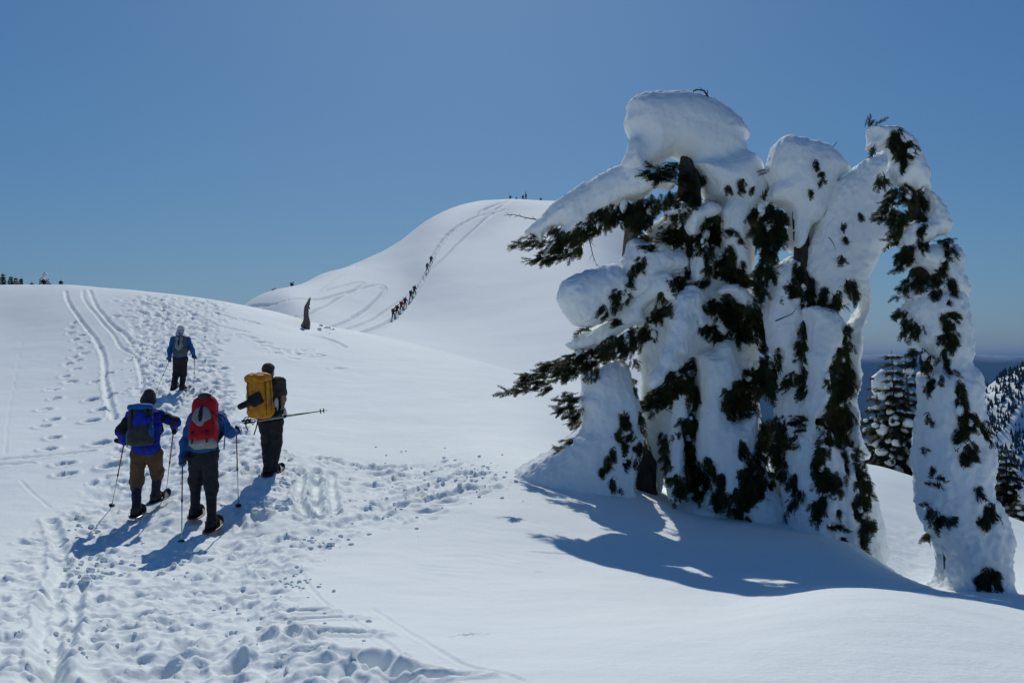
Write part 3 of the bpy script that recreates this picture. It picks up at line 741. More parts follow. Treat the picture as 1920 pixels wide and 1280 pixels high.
# ---- the hiker with the red pack
def gz(p): return A3(p[0], p[1], G.at(p[0], p[1]))
def harness(e, q, fr, c, R, hw, zt, zb, m):
    """shoulder straps round to the chest, and a hip belt"""
    for s, sh in ((-1, q['shL']), (1, q['shR'])):
        top = sh + fr['spine'] * .085 - s * fr['rt'] * .05
        st = MB(); st.ribbon([c + R @ A3(s * .07, .05, zt), top - fr['fw'] * .03, top + fr['fw'] * .08, top + fr['fw'] * .15 - fr['spine'] * .12, top + fr['fw'] * .12 - fr['spine'] * .3 + s * fr['rt'] * .05, c + R @ A3(s * hw, .06, zb)], .055, fr['fw'], .012)
        st.build('shoulder_strap', m, e)
    b = q['pel'] + fr['spine'] * .03; hb = MB()
    hb.ribbon([b + .165 * math.cos(a) * fr['rt'] * 1.12 + .15 * math.sin(a) * fr['fw'] for a in np.linspace(-.35, math.pi + .35, 12)], .07, fr['spine'], .014)
    # the ribbon's width runs along the spine
    hb.build('hip_belt', m, e)

J = dict(head=(388,763,.33), neck=(387,780,.2), shL=(362,787,.12), shR=(413,783,.12), elL=(346,827,.05), haL=(342,866,-.12), elR=(431,812,.16), haR=(443,808,.36),
         pel=(381,849,0), hipL=(369,857,0), hipR=(393,857,0), knL=(367,902,.14), knR=(396,914,.02), anL=(366,952,.12), anR=(397,975,-.12))
e, q, fr = person(12.6, J, 'hiker in blue long sleeves and black trousers carrying the red pack', CL['steel_blue'], CL['black'], CL['black'], CL['black'], knee=.22)
solid('cap', [('e', fr['hd'] + fr['up'] * .045, (.088, .105, .085), fr['Rh'])], .012, .02, CL['charcoal'], e)
tipL, tipR = G.hit(343, 1017), G.hit(449, 948)
for s, tip in (('L', tipL), ('R', tipR)):
    ax = nrm(q['ha' + s] - tip); top = q['ha' + s] + ax * .07
    pole(top, gz(tip) - A3(0, 0, .05), 'red and silver trekking pole to the %s of the hiker with the red pack' % ('lower left' if s == 'L' else 'right'), M['red_alu'])
    glove(e, q['ha' + s], ax, nrm(q['ha' + s] - q['el' + s]), CL['black'])
snowshoe(q['anL'], -.12, .1, M['frame_red'], 'red framed snowshoe on the left foot of the hiker with the red pack'); snowshoe(q['anR'], .02, .16, M['frame_red'], 'red framed snowshoe on the right foot of the hiker with the red pack')
R = frame(fr['rt'], fr['spine']); c = P(383, 789, 12.6 - .16); pk = empty('backpack', c - A3(0, 0, .34)); prop(pk, 'tall red backpack with grey oval pocket and grey base', 'backpack', 'backpacks')
solid('pack_body', [box(c, R, 0, 0, .0, .155, .12, .30, .07), box(c, R, 0, .02, .22, .135, .12, .12, .08), box(c, R, .0, .0, -.16, .165, .12, .14, .06)], .012, .06, CL['red'], pk, amp=.008, freq=7)
solid('lid', [ell(c, R, .01, -.05, .325, .095, .10, .045), ell(c, R, .01, -.105, .29, .07, .03, .03)], .012, .02, CL['charcoal'], pk, amp=.004, freq=12)
solid('pack_base', [box(c, R, 0, .01, -.305, .165, .115, .055, .04)], .012, .02, CL['grey'], pk, amp=.006, freq=9)
pc = solid('front_pocket', [ell(c, R, .0, -.115, .01, .125, .035, .155)], .01, .02, CL['grey'], pk, amp=.005, freq=9)
solid('pocket_opening', [ell(c, R, -.005, -.145, .035, .032, .014, .10), ell(c, R, -.0, -.142, .12, .018, .012, .05)], .007, .01, CL['black'], pc)
for sx in (-.10, .085):
    sb = MB(); sb.ribbon([c + R @ A3(sx, -.115, -.13), c + R @ A3(sx, -.13, -.22), c + R @ A3(sx * 1.05, -.11, -.34)], .022, -R[:, 1], .006); sb.build('compression_strap', CL['black'], pk)
sb = MB(); sb.ribbon([c + R @ A3(-.08, -.118, .2), c + R @ A3(0, -.13, .17), c + R @ A3(.09, -.118, .2)], .02, -R[:, 1], .006); sb.build('compression_strap', CL['charcoal'], pk)
for z_ in (.06, -.1):
    for s_ in (-1, 1):
        sb = MB(); sb.ribbon([c + R @ A3(s_ * .16, .08, z_), c + R @ A3(s_ * .168, -.03, z_ + .01), c + R @ A3(s_ * .135, -.118, z_ + .02)], .018, R @ A3(s_, -.4, 0), .006); sb.build('side_strap', CL['black'], pk)
for k_, (xx, zz) in enumerate(((-.10, -.2), (.085, -.2))):
    bk_ = MB(); bk_.ribbon([c + R @ A3(xx, -.138, zz + .02), c + R @ A3(xx, -.14, zz - .02)], .034, -R[:, 1], .012); bk_.build('buckle', M['rubber'], pk)
harness(pk, q, fr, c, R, .15, .18, -.3, CL['charcoal'])
tb = MB(); b0 = P(423, 800, 12.5); tb.tube([P(415,782,12.5), P(422,795,12.46), P(422,815,12.45), P(420,842,12.46)], .008, 6); tb.build('drinking_tube', CL['bright_blue'], pk)

# ---- the hiker with the blue pack
J = dict(head=(279,750,.12), neck=(276,768,.06), shL=(247,780,.05), shR=(300,779,.08), elL=(225,809,.0), haL=(233,829,.12), elR=(330,791,.02), haR=(326,801,.25),
         pel=(274,848,0), hipL=(260,856,0), hipR=(289,856,.03), knL=(256,903,.06), knR=(295,886,.24), anL=(256,951,-.08), anR=(292,925,.32))
e, q, fr = person(13.6, J, 'hiker in royal blue and black jacket and brown trousers with blue pack', CL['royal'], CL['brown'], CL['charcoal'], CL['navy'], knee=.2)
for s in 'LR':
    a, b = q['sh' + s], q['el' + s]
    solid('sleeve_panel', [('c', a + (b - a) * .35, a + (b - a) * .95, .08, .072), ('c', a + (b - a) * .95, b + (q['ha' + s] - b) * .35, .072, .06)], .013, .04, CL['black'], fr['jacket'], amp=.008, freq=9)
solid('jacket_hem', [('c', q['pel'] - fr['rt'] * .075 + fr['spine'] * .05, q['pel'] + fr['rt'] * .075 + fr['spine'] * .05, .132, .132)], .013, .02, CL['royal'], fr['jacket'], amp=.008, freq=9)
hd = fr['hd']
solid('beanie', [('e', hd + fr['up'] * .04, (.098, .112, .105), fr['Rh']), ('e', hd + fr['up'] * .11, (.07, .08, .06), fr['Rh']), ('c', hd - fr['hf'] * .03 - fr['up'] * .01 - fr['hr'] * .045, hd - fr['hf'] * .03 - fr['up'] * .01 + fr['hr'] * .045, .07, .07)], .011, .03, CL['tee'], e, amp=.005, freq=18)
tipL, tipR = G.hit(211, 948), G.hit(312, 930)
for s, tip in (('L', tipL), ('R', tipR)):
    ax = nrm(q['ha' + s] - tip); top = q['ha' + s] + ax * .05
    pole(top, gz(tip) - A3(0, 0, .04), 'thin brown trekking pole on the %s of the hiker with the blue pack' % ('outer left' if s == 'L' else 'right'), M['red_alu'])
    glove(e, q['ha' + s], ax, nrm(q['ha' + s] - q['el' + s]), CL['black'])
snowshoe(q['anL'], -.15, .12, M['alu'], 'silver framed snowshoe on the left foot of the hiker in brown trousers'); snowshoe(q['anR'], .35, .2, M['frame_blue'], 'blue tipped snowshoe on the right foot of the hiker in brown trousers')
R = frame(fr['rt'] + A3(0, .25, 0), fr['spine']); c = P(264, 797, 13.6 - .2); pk = empty('backpack', c - A3(0, 0, .3)); prop(pk, 'blue and charcoal backpack with bright blue lid', 'backpack', 'backpacks')
solid('pack_body', [box(c, R, 0, 0, -.02, .165, .13, .26, .06), box(c, R, 0, .0, -.16, .17, .13, .12, .06)], .012, .05, CL['charcoal'], pk, amp=.009, freq=7)
lid_ = solid('lid', [box(c, R, -.005, -.0, .255, .17, .14, .04, .035), ell(c, R, 0, -.02, .27, .15, .12, .04)], .012, .03, CL['bright_blue'], pk, amp=.006, freq=10)
solid('front_panel', [ell(c, R, 0, -.125, .10, .085, .025, .10), ell(c, R, -.07, -.12, .03, .05, .022, .07), ell(c, R, .06, -.12, .04, .05, .022, .07)], .01, .03, CL['royal'], pk, amp=.006, freq=10)
solid('side_pocket', [ell(c, R, .135, -.075, -.1, .05, .075, .115)], .01, .02, CL['steel_blue'], pk, amp=.006, freq=10)
solid('side_pocket', [ell(c, R, .12, -.10, .07, .05, .05, .075)], .01, .02, CL['royal'], pk, amp=.006, freq=10)
solid('side_pocket', [ell(c, R, -.165, -.05, -.17, .03, .07, .11)], .01, .02, CL['teal'], pk, amp=.006, freq=10)
for sx in (-.11, .1):
    sb = MB(); sb.ribbon([c + R @ A3(sx, -.135, .235), c + R @ A3(sx, -.137, .1), c + R @ A3(sx, -.137, -.05)], .02, -R[:, 1], .006); sb.build('lid_strap', CL['black'], lid_)
harness(pk, q, fr, c, R, .16, .17, -.26, CL['black'])

# ---- the hiker with the yellow pack, poles held behind
J = dict(head=(504,694,.1), neck=(507,711,.05), shL=(487,716,.14), shR=(526,717,-.02), elL=(490,752,.02), haL=(516,779,-.21), elR=(532,748,-.06), haR=(527,773,-.2),
         pel=(508,785,.05), hipL=(498,795,.05), hipR=(518,795,.03), knL=(501,833,.12), knR=(519,832,.08), anL=(502,874,.02), anR=(513,874,.16))
e, q, fr = person(15.35, J, 'hiker in dark short sleeved shirt and black trousers with yellow pack', CL['tee'], CL['black'], CL['black'], CL['black'], sleeve=.62)
solid('trouser_pocket', [('e', q['knR'] + A3(.05, -.02, .05), (.05, .05, .08), None)], .012, .02, CL['black'], e, amp=.006, freq=10)
hd = fr['hd']; solid('hat', [('e', hd + fr['up'] * .045, (.096, .112, .08), fr['Rh']), ('c', hd - fr['hf'] * .03 + fr['up'] * .01 - fr['hr'] * .04, hd - fr['hf'] * .03 + fr['up'] * .01 + fr['hr'] * .04, .068, .068)], .011, .02, CL['tee'], e, amp=.004, freq=15)
solid('hair', [('e', hd - fr['hf'] * .03 - fr['up'] * .03, (.08, .08, .06), fr['Rh'])], .011, .02, CL['hair'], e, amp=.004, freq=20)
pa, pb = P(455, 789, 15.35 - .30), P(615, 768.5, 15.35 - .12)
for k, (dz, sh_, lab) in enumerate(((0, M['green_alu'], 'green trekking pole held level behind the hiker with the yellow pack, upper of two'), (-.035, M['alu'], 'silver trekking pole held level behind the hiker with the yellow pack, lower of two'))):
    off = A3(0, -.012 * k, dz * (1 if k else 0)); tp = pb + off * .2 + (A3(-.05, 0, 0) if k else 0)
    pole(pa + off + A3(.04 * k, 0, 0), tp, lab, sh_, lower=M['green_alu'])
ax = nrm(pa - pb)
glove(e, q['haL'], ax, nrm(q['haL'] - q['elL'] + A3(0, 0, -.5)), CL['black']); glove(e, q['haR'], ax, nrm(q['haR'] - q['elR']), CL['black'])
snowshoe(q['anL'], -.1, .1, M['deck'], 'black snowshoe on the left foot of the hiker with the yellow pack'); snowshoe(q['anR'], .25, .16, M['deck'], 'black snowshoe on the right foot of the hiker with the yellow pack')
fl = solid('map_sheet', [('e', P(518, 757, 15.2), (.045, .03, .11), None), ('e', P(533, 774, 15.3), (.045, .03, .10), None)], .012, .02, CL['pale'], None, amp=.01, freq=12)
prop(fl, 'crumpled pale sheet tucked beside the yellow pack', 'sheet')
R = frame(A3(.82, -.5, 0), nrm(fr['spine'] + A3(-.12, 0, 0))); c = P(487, 744, 15.35 - .24); pk = empty('backpack', c - A3(0, 0, .36)); prop(pk, 'big amber yellow backpack with a black shovel blade strapped on it', 'backpack', 'backpacks')
solid('pack_body', [box(c, R, 0, 0, -.02, .19, .14, .30, .06), box(c, R, 0, 0, -.22, .18, .135, .11, .05)], .012, .05, CL['amber'], pk, amp=.022, freq=5, octv=4)
solid('lid', [box(c, R, -.01, -.01, .30, .195, .15, .06, .055), ell(c, R, .05, 0, .34, .15, .13, .055), ell(c, R, -.1, -.03, .33, .08, .1, .05)], .012, .04, CL['amber'], pk, amp=.022, freq=8)
for sx, sy in ((.2, -.06), (.2, .05), (-.1, -.15)):
    sb = MB(); sb.ribbon([c + R @ A3(sx, sy, .26), c + R @ A3(sx * 1.02, sy * 1.02, .1), c + R @ A3(sx * 1.02, sy * 1.02, -.1), c + R @ A3(sx * 1.0, sy, -.28)], .012, R @ A3(sx if abs(sx) > .15 else 0, sy if abs(sx) < .15 else 0, 0), .006); sb.build('strap', CL['brown'], pk)
shv = [P(486, 744, 14.9), P(450, 762, 14.86)]
solid('shovel_blade', [box(P(477, 750, 14.86), frame(nrm(shv[0] - shv[1]), A3(.4, 0, 1)), .03, 0, 0, .10, .02, .10, .018), ('c', P(468,754,14.86), P(451,762,14.86), .055, .05)], .01, .04, CL['black'], pk)
for pts in ([(462,788),(461,800),(465,806)], [(484,786),(481,800),(476,815)], [(468,786),(474,796),(479,788)]):
    sb = MB(); sb.ribbon([P(a, b, 14.98) for a, b in pts], .02, (0, -1, 0), .006); sb.build('loose_strap', CL['brown'], pk)
harness(pk, q, fr, c, R, .15, .2, -.3, CL['black'])

# ---- the hiker ahead with the small pack
J = dict(head=(339,619,.08), neck=(338,629,.05), shL=(325,637,.03), shR=(352,637,.03), elL=(318,656,-.02), haL=(318,675,-.08), elR=(360,655,.08), haR=(365,670,.2),
         pel=(338,671,0), hipL=(332,675,0), hipR=(344,675,0), knL=(330,701,.05), knR=(344,701,.12), anL=(326,720,-.12), anR=(341,724,.12))
e, q, fr = person(26.0, J, 'hiker in blue sleeves and pale sun cap walking ahead of the other three', CL['steel_blue'], CL['black'], CL['charcoal'], CL['black'], h=.016)
hd = fr['hd']
sc_ = solid('sun_cap', [('e', hd + fr['up'] * .05, (.098, .115, .085), fr['Rh']), ('e', hd + fr['up'] * .03 + fr['hf'] * .13, (.07, .06, .012), fr['Rh'])], .011, .02, CL['pale'], e)
solid('neck_flap', [('c', hd - fr['hf'] * .06 - fr['up'] * .03 - fr['hr'] * .05, hd - fr['hf'] * .07 - fr['up'] * .12 - fr['hr'] * .09, .045, .035), ('c', hd - fr['hf'] * .06 - fr['up'] * .03 + fr['hr'] * .05, hd - fr['hf'] * .07 - fr['up'] * .11 + fr['hr'] * .07, .045, .035)], .012, .05, CL['lavender'], sc_)
for s, t in (('L', (293, 732)), ('R', (364, 731))):
    tip = G.hit(*t); ax = nrm(q['ha' + s] - tip); pole(q['ha' + s] + ax * .06, gz(tip) - A3(0, 0, .03), 'thin trekking pole to the %s of the hiker in the pale sun cap' % ('left' if s == 'L' else 'right'), M['alu'])
    glove(e, q['ha' + s], ax, nrm(q['ha' + s] - q['el' + s]), CL['charcoal'])
snowshoe(q['anL'], -.1, .35, M['frame_blue'], 'blue framed snowshoe on the lifted left foot of the hiker in the sun cap'); snowshoe(q['anR'], .5, .12, M['frame_blue'], 'blue framed snowshoe on the right foot of the hiker in the sun cap')
R = frame(fr['rt'], fr['spine']); c = P(338, 647, 26.0 - .2); pk = empty('backpack', c - A3(0, 0, .3)); prop(pk, 'small dark daypack with light grey pocket on the farther hiker', 'backpack', 'backpacks')
solid('pack_body', [box(c, R, 0, 0, -.0, .15, .11, .27, .06), box(c, R, 0, 0, -.17, .19, .11, .11, .05)], .014, .05, CL['plaid'], pk, amp=.006, freq=8)
pc = solid('front_pocket', [ell(c, R, 0, -.11, -.02, .115, .03, .14), ell(c, R, -.06, -.105, .17, .045, .025, .08), ell(c, R, .06, -.105, .17, .045, .025, .08)], .011, .03, CL['grey'], pk, amp=.004, freq=9)
solid('pocket_opening', [ell(c, R, 0, -.137, .05, .03, .012, .08)], .008, .01, CL['black'], pc)
harness(pk, q, fr, c, R, .14, .18, -.24, CL['black'])

# ------------------------------------------------------------------ snow-laden trees
def needle_mat(name, a, b, tr):
    m = mat(name, a, .75, col2=b, scale=5, spec=.2); t = m.node_tree; out = t.nodes['Material Output']
    tl = t.nodes.new('ShaderNodeBsdfTranslucent'); tl.inputs[0].default_value = (*tr, 1); mx = t.nodes.new('ShaderNodeMixShader'); mx.inputs[0].default_value = .3
    t.links.new(t.nodes['Principled BSDF'].outputs[0], mx.inputs[1]); t.links.new(tl.outputs[0], mx.inputs[2]); t.links.new(mx.outputs[0], out.inputs[0])
    return m
M['needles'] = needle_mat('needles', (.012, .021, .009), (.034, .042, .015), (.06, .075, .018))
M['needles_olive'] = needle_mat('needles_olive', (.020, .026, .010), (.055, .058, .020), (.10, .10, .025))
M['bark'] = mat('bark', (.035, .026, .021), .95, col2=(.085, .07, .06), scale=9, bump=.9, bscale=14, spec=.1, stretch=(1, 1, .18))
M['grey_wood'] = mat('grey_wood', (.11, .085, .062), .95, col2=(.25, .20, .15), scale=10, bump=.9, bscale=16, spec=.1, stretch=(1, 1, .15))
def rhomb(a, b, w, s, lift=.25):
    """one twig of a spray: a folded kite from a to b"""
    a, b, s = np.array(a, float), np.array(b, float), np.array(s, float); m = a + (b - a) * .42
    return [a, m + s * w, b, m - s * w, m + A3(0, 0, lift * w)], [(0, 4, 1), (1, 4, 2), (2, 4, 3), (3, 4, 0)]
def spray_mesh(seed, pairs=6):
    r = np.random.default_rng(seed); V, Fc = [], []
    def put(v, f):
        k = len(V); V.extend(v); Fc.extend([tuple(i + k for i in q) for q in f])
    put(*rhomb((0, 0, 0), (1, 0, -.08), .05, (0, 1, 0)))
    for i in range(pairs):
        t = .08 + .86 * i / pairs
        for s in (-1, 1):
            L = (.48 * (1 - t * .7)) * r.uniform(.75, 1.25); an = math.radians(r.uniform(28, 46)); dz = r.uniform(-.25, .08)
            d = A3(math.cos(an), s * math.sin(an), dz); p0 = A3(t, 0, -.08 * t)
            put(*rhomb(p0, p0 + d * L, .034 + .016 * r.random(), nrm(np.cross(d, (0, 0, 1)))))
    return np.array(V), np.array(Fc)
SPR = [spray_mesh(i) for i in range(5)]
def sprays(items):
    """items: (pos, axis dir, up, length) -> verts, tris"""
    Vs, Fs, k = [], [], 0
    for i, (p, d, u, L) in enumerate(items):
        V, Fc = SPR[i % 5]; d = nrm(d); s = np.cross(u, d); n_ = np.linalg.norm(s); s = s / n_ if n_ > 1e-3 else A3(1, 0, 0); w = np.cross(d, s)
        Vs.append(p + L * (V @ np.stack([d, s, w])).astype(float)); Fs.append(Fc + k); k += len(V)
    return np.concatenate(Vs), np.concatenate(Fs)

class Tree:
    """a tree whose snow masses are traced on the photograph and given depth"""
    def __init__(s, D, base, label, group='snow-laden trees', rough=1.0):
        s.rough = rough; s.tuft = []
        s.D = D; b = P(base[0], base[1], D); s.e = empty('snow_laden_tree', b); prop(s.e, label, 'tree', group); s.V, s.Q, s.n, s.jobs = [], [], 0, []
        s.px = D / F
    def prim(s, q):
        k = q[0]
        if k == 'c':       # ('c', x, y, r, dy, x, y, r, dy)
            _, x0, y0, r0, d0, x1, y1, r1, d1 = q
            return ('c', P(x0, y0, s.D + d0), P(x1, y1, s.D + d1), r0 * s.px, r1 * s.px)
        if k == 'p':       # ('p', crop, outline, dy, half thickness m, rim m, (lean x, lean z))
            _, cr, pts, dy, t, r, g = q
            w = np.array([P(cr[0] + x / cr[2], cr[1] + y / cr[2], s.D + dy) for x, y in pts])[:, [0, 2]]; cm = (w.min(0) + w.max(0)) / 2; w = cm + (w - cm) * (1 - .45 * t / s.D - .012)
            w = np.array(spline(list(w) + [w[0]], 2))[:-1]
            return ('p', w, s.D + dy, t, min(r, t), g, w.mean(0))
        if k == 'b':       # ('b', x, y, hx, hy, hz(m), dy, rot, round px)
            _, x, y, rx, ry, rz, dy, rot, rd = q; a = math.radians(-rot); r = rd * s.px
            R = np.array([[math.cos(a), 0, -math.sin(a)], [0, 1, 0], [math.sin(a), 0, math.cos(a)]])
            return ('b', P(x, y, s.D + dy), (rx * s.px - r, rz - r, ry * s.px - r), r, R)
        _, x, y, rx, ry, rz, dy, rot = q; a = math.radians(-rot)
        R = np.array([[math.cos(a), 0, -math.sin(a)], [0, 1, 0], [math.sin(a), 0, math.cos(a)]])
        return ('e', P(x, y, s.D + dy), (rx * s.px, rz, ry * s.px), R)
    def chain(s, pts):      # pts: (x, y, r, dy)
        return [('c', *a, *b) for a, b in zip(pts[:-1], pts[1:])]
    def snow(s, name, prims, sub=(), k=.1, h=.034):
        s.jobs.append((name, [s.prim(q) for q in prims], [s.prim(q) for q in sub], k, h))
    def first(s):
        """rough pass: where the outer surface lies"""
        for name, pr, sb, k, h in s.jobs:
            V, Q = sdf(pr, .06, k, sb, .06); s.V.append(V); s.Q.append(Q + s.n); s.n += len(V)
        s.close(); s.V, s.Q, s.n = [], [], 0
    def cast(s, x, y):
        p = P(x, y, s.D); eye = Vector((0, 0, CZ)); d = Vector(p) - eye; d.normalize(); h = s.bvh.ray_cast(eye, d, 60)
        return None if h[0] is None else (np.array(h[0]), np.array(h[1]))
    def grow(s, boughs):
        """final pass: hollows where the needles show, wind texture on the rest"""
        s.first(); cut = []
        for a in boughs:
            h = s.cast(a[0], a[1])
            if h is None or a[2] * a[3] < 20: continue
            px = s.px; cut.append(('e', h[0] + A3(0, -.02, -.01), (max(a[2] * px * .8, .04), .10, max(a[3] * px * .8, .04)), None))
        for name, pr, sb, k, h in s.jobs:
            lo = np.min([_bbox(q)[0] for q in pr], 0); hi = np.max([_bbox(q)[1] for q in pr], 0)
            cc = [c for c in cut if (c[1] > lo - .1).all() and (c[1] < hi + .1).all()]
            V, Q = sdf(pr, h, k, sb + cc, .05)
            N = vnormals(V, Q)
            n1 = fbm3(V * A3(1, 1, .7), 1.9, 2); bw = np.abs(fbm3(V * A3(1.2, 1.2, .5), 3.6, 2)); fl = np.abs(fbm3(V * A3(1, 1, .22), 9, 2)); fn = fbm3(V, 19, 2)
            dv = (.030 * n1 + .045 * (np.minimum(bw, .5) - .25) + .022 * (fl - .2) * (1 - np.abs(N[:, 2])) + s.rough * (.011 * fn + .022 * (np.abs(fbm3(V, 7, 2)) - .2)))
            V = V + N * ((dv - dv.mean()) * (.65 if name == 'snow_cap' else 1) - .006)[:, None]
            obj(name, V, Q, M['snow_tree'], s.e); s.V.append(V); s.Q.append(Q + s.n); s.n += len(V)
        s.close()
    def close(s): s.bvh = BVHTree.FromPolygons(np.concatenate(s.V).tolist(), np.concatenate(s.Q).tolist())
    def bough(s, px, py, rx, ry, ang=90, dens=1.0, dy=0.0, L=.19, rot=0, spread=.55, free=False):
        """a patch of needles showing between the snow: ang = way the sprays point on the photograph (0 right, 90 down)"""
        n = int(max(6, math.pi * rx * ry * s.px ** 2 / (L * L * .052) * dens)); it = []
        eye = Vector((0, 0, CZ)); ca, sa = math.cos(math.radians(rot)), math.sin(math.radians(rot))
        c0 = None
        for i in range(n):
            r = math.sqrt(rng.random()); t = rng.uniform(0, 6.283); ex, ey = rx * r * math.cos(t), ry * r * math.sin(t)
            x, y = px + ex * ca - ey * sa, py + ex * sa + ey * ca
            p = P(x, y, s.D + dy); nr = A3(0, -1, .1)
            if not free:
                d = Vector(p) - eye; d.normalize(); h = s.bvh.ray_cast(eye, d, 60)
                if h[0] is not None and abs(h[0].y - p[1]) < 1.6: p = np.array(h[0]); nr = np.array(h[1])
            a = math.radians(ang) + rng.normal(0, spread * .6)
            w = A3(math.cos(a), rng.normal(-.35, .4), -math.sin(a)) * .8 + nr * rng.uniform(.0, .7)
            ll = L * rng.uniform(.6, 1.3); w = nrm(w)
            it.append((p - w * ll * .35 + nr * rng.uniform(-.03, .07), w, nrm(A3(rng.normal(0, .5), -.6 + rng.normal(0, .4), 1)), ll))
        if not free and rx * ry > 60:
            for _ in range(int(rng.random() < .3) + int(rx * ry > 350 and rng.random() < .4)):      # dabs of snow caught on the needles
                i = rng.integers(len(it)); r = rng.uniform(.15, .4) * min(rx, ry) * s.px + .015
                s.tuft.append(blob(it[i][0] + it[i][1] * .05 + A3(0, -.03, .02), (r * rng.uniform(.6, 1.3), r * .6, r * rng.uniform(.7, 1.8)), rng.uniform(0, 90), .7))
        if rx * ry > 40:
            for _ in range(n // 8 + 2):       # longer tips hanging out of the patch
                i = rng.integers(len(it)); a = math.radians(ang) + rng.normal(0, .35); w = nrm(A3(math.cos(a), rng.normal(-.25, .3), -math.sin(a)))
                it.append((it[i][0] + w * L * .15, w, nrm(A3(rng.normal(0, .4), -.7, 1)), L * rng.uniform(.9, 1.4)))
        V, Fc = sprays(it)
        return prop(obj('bough', V, Fc, M['needles' if rng.random() < .6 else 'needles_olive'], s.e, smooth=False), kind='stuff')
    def dabs(s):
        prop(obj('snow_tufts', np.concatenate(s.tuft), np.concatenate([IF + 42 * i for i in range(len(s.tuft))]), M['snow_tree'], s.e), kind='stuff')
    def twig(s, pts, r=.008, dy=0, m=None, side=True, name='twig'):
        mb = MB(); w = [P(a, b, s.D + dy) for a, b in pts]; mb.tube(w, [r * (1 - .7 * i / max(1, len(w) - 1)) for i in range(len(w))], 5)
        if side:
            for i in range(1, len(w)):
                for sgn in (-1, 1):
                    a, b = w[i - 1], w[i]; d = nrm(b - a); L = .5 * np.linalg.norm(b - a) * rng.uniform(.6, 1.2); sd = nrm(np.cross(d, (0, 1, 0))) * sgn
                    m0 = a + (b - a) * rng.uniform(.1, .9); mb.tube([m0, m0 + nrm(d * .8 + sd * .6 + A3(0, rng.normal(0, .4), 0)) * L], [r * .5, r * .2], 4)
        return mb.build(name, m or M['bark'], s.e)
    def trunk(s, pts, m=None, name='trunk'):    # (x, y, r px, dy)
        w = [P(a[0], a[1], s.D + a[3]) for a in pts]; rad = [a[2] * s.px for a in pts]; w2 = spline(w, 6); r2 = np.interp(np.linspace(0, 1, len(w2)), np.linspace(0, 1, len(rad)), rad)
        mb = MB(); mb.tube(w2, list(r2), 14); V = np.array(mb.v); N = V - np.array([w2[min(i // 14, len(w2) - 1)] for i in range(len(V))]); 
        V = V + N * (.18 * fbm3(V * A3(1, 1, .25), 9, 3))[:, None]
        return obj(name, V.tolist(), mb.f, m or M['bark'], s.e)

# ---- left, largest tree
T = Tree(15.8, (1260, 925), 'largest snow-laden tree with flat-topped snow cap and long bough to the left')
T.trunk([(1214,935,21,.3),(1212,880,19,.45),(1235,780,18,.95),(1270,560,22,.7),(1285,420,24,.1),(1292,345,22,.0),(1290,280,14,.2),(1285,230,6,.2)])
T.trunk([(1190,385,18,.1),(1186,430,17,.1),(1176,458,9,.05),(1168,487,2,.05)], M['grey_wood'], 'broken_stub')
T.snow('snow_cap', [('p',(920,140,3.048),[(765,170),(790,140),(860,112),(960,100),(1100,104),(1230,125),(1310,165),(1390,225),(1450,290),(1483,345),(1470,375),(1450,385),(1455,430),(1440,470),(1340,540),(1220,560),(1150,520),(1030,470),(960,520),(890,530),(860,470),(840,420),(800,370),(770,320),(755,275),(770,220)],0.25,0.62,0.5,(0,0)), ('p',(920,140,3.048),[(745,535),(750,490),(790,400),(830,380),(870,430),(885,520),(860,570),(800,560)],0.0,0.4,0.3,(0,0)), ('p',(920,140,3.048),[(1150,520),(1300,500),(1440,450),(1500,480),(1545,560),(1568,640),(1550,760),(1510,860),(1480,960),(1490,1090),(1440,1180),(1340,1100),(1300,950),(1290,800),(1330,720),(1240,690),(1210,600)],0.05,0.75,0.45,(0,0))], k=.3, sub=[('e',1285,352,64,30,.6,-.5,0)])
T.snow('snow_pad', [('p',(920,140,3.048),[(180,870),(260,800),(350,720),(440,660),(560,590),(680,550),(760,537),(850,550),(900,590),(960,600),(1020,640),(1010,690),(980,700),(930,680),(880,710),(820,735),(740,745),(670,800),(600,810),(560,860),(520,890),(480,920),(400,960),(330,1010),(290,1020),(340,940),(420,850),(370,860),(310,890),(290,945),(260,920),(230,900)],.6,.42,.3,(-.7,0))], k=0.1)
T.snow('snow_pad', [('p',(920,500,2.783),[(340,170),(360,90),(420,45),(560,0),(640,-20),(720,40),(740,150),(660,230),(610,290),(510,320),(440,310),(380,250)],0.05,0.55,0.45,(0,0))], k=0.1)
T.snow('snow_pad', [('p',(1140,280,4.572),[(485,520),(540,480),(620,440),(700,480),(780,490),(850,455),(930,480),(960,530),(900,590),(820,620),(770,690),(740,740),(680,720),(660,640),(640,570),(560,590),(500,560)],-0.3,0.3,0.2,(0,0))], k=0.1)
T.snow('snow_core', [('p',(0,0,1),[(1170,470),(1205,430),(1250,395),(1330,370),(1400,430),(1415,520),(1425,620),(1420,720),(1425,850),(1420,950),(1300,970),(1250,940),(1235,820),(1200,700),(1185,600),(1160,540)],0.55,0.6,0.45,(0,0))], k=0.1)
T.snow('snow_pad', [('p',(1140,280,4.572),[(80,960),(130,880),(170,770),(280,760),(440,780),(540,860),(640,870),(700,960),(680,1060),(560,1080),(470,1130),(540,1200),(590,1290),(400,1330),(200,1290),(120,1200)],0.05,0.42,0.35,(0,0))], k=0.1)
T.snow('snow_pad', [('p',(1140,280,4.572),[(740,790),(830,800),(870,900),(900,1000),(850,1080),(740,1160),(690,1080),(690,980)],-0.1,0.3,0.2,(0,0))], k=0.1)
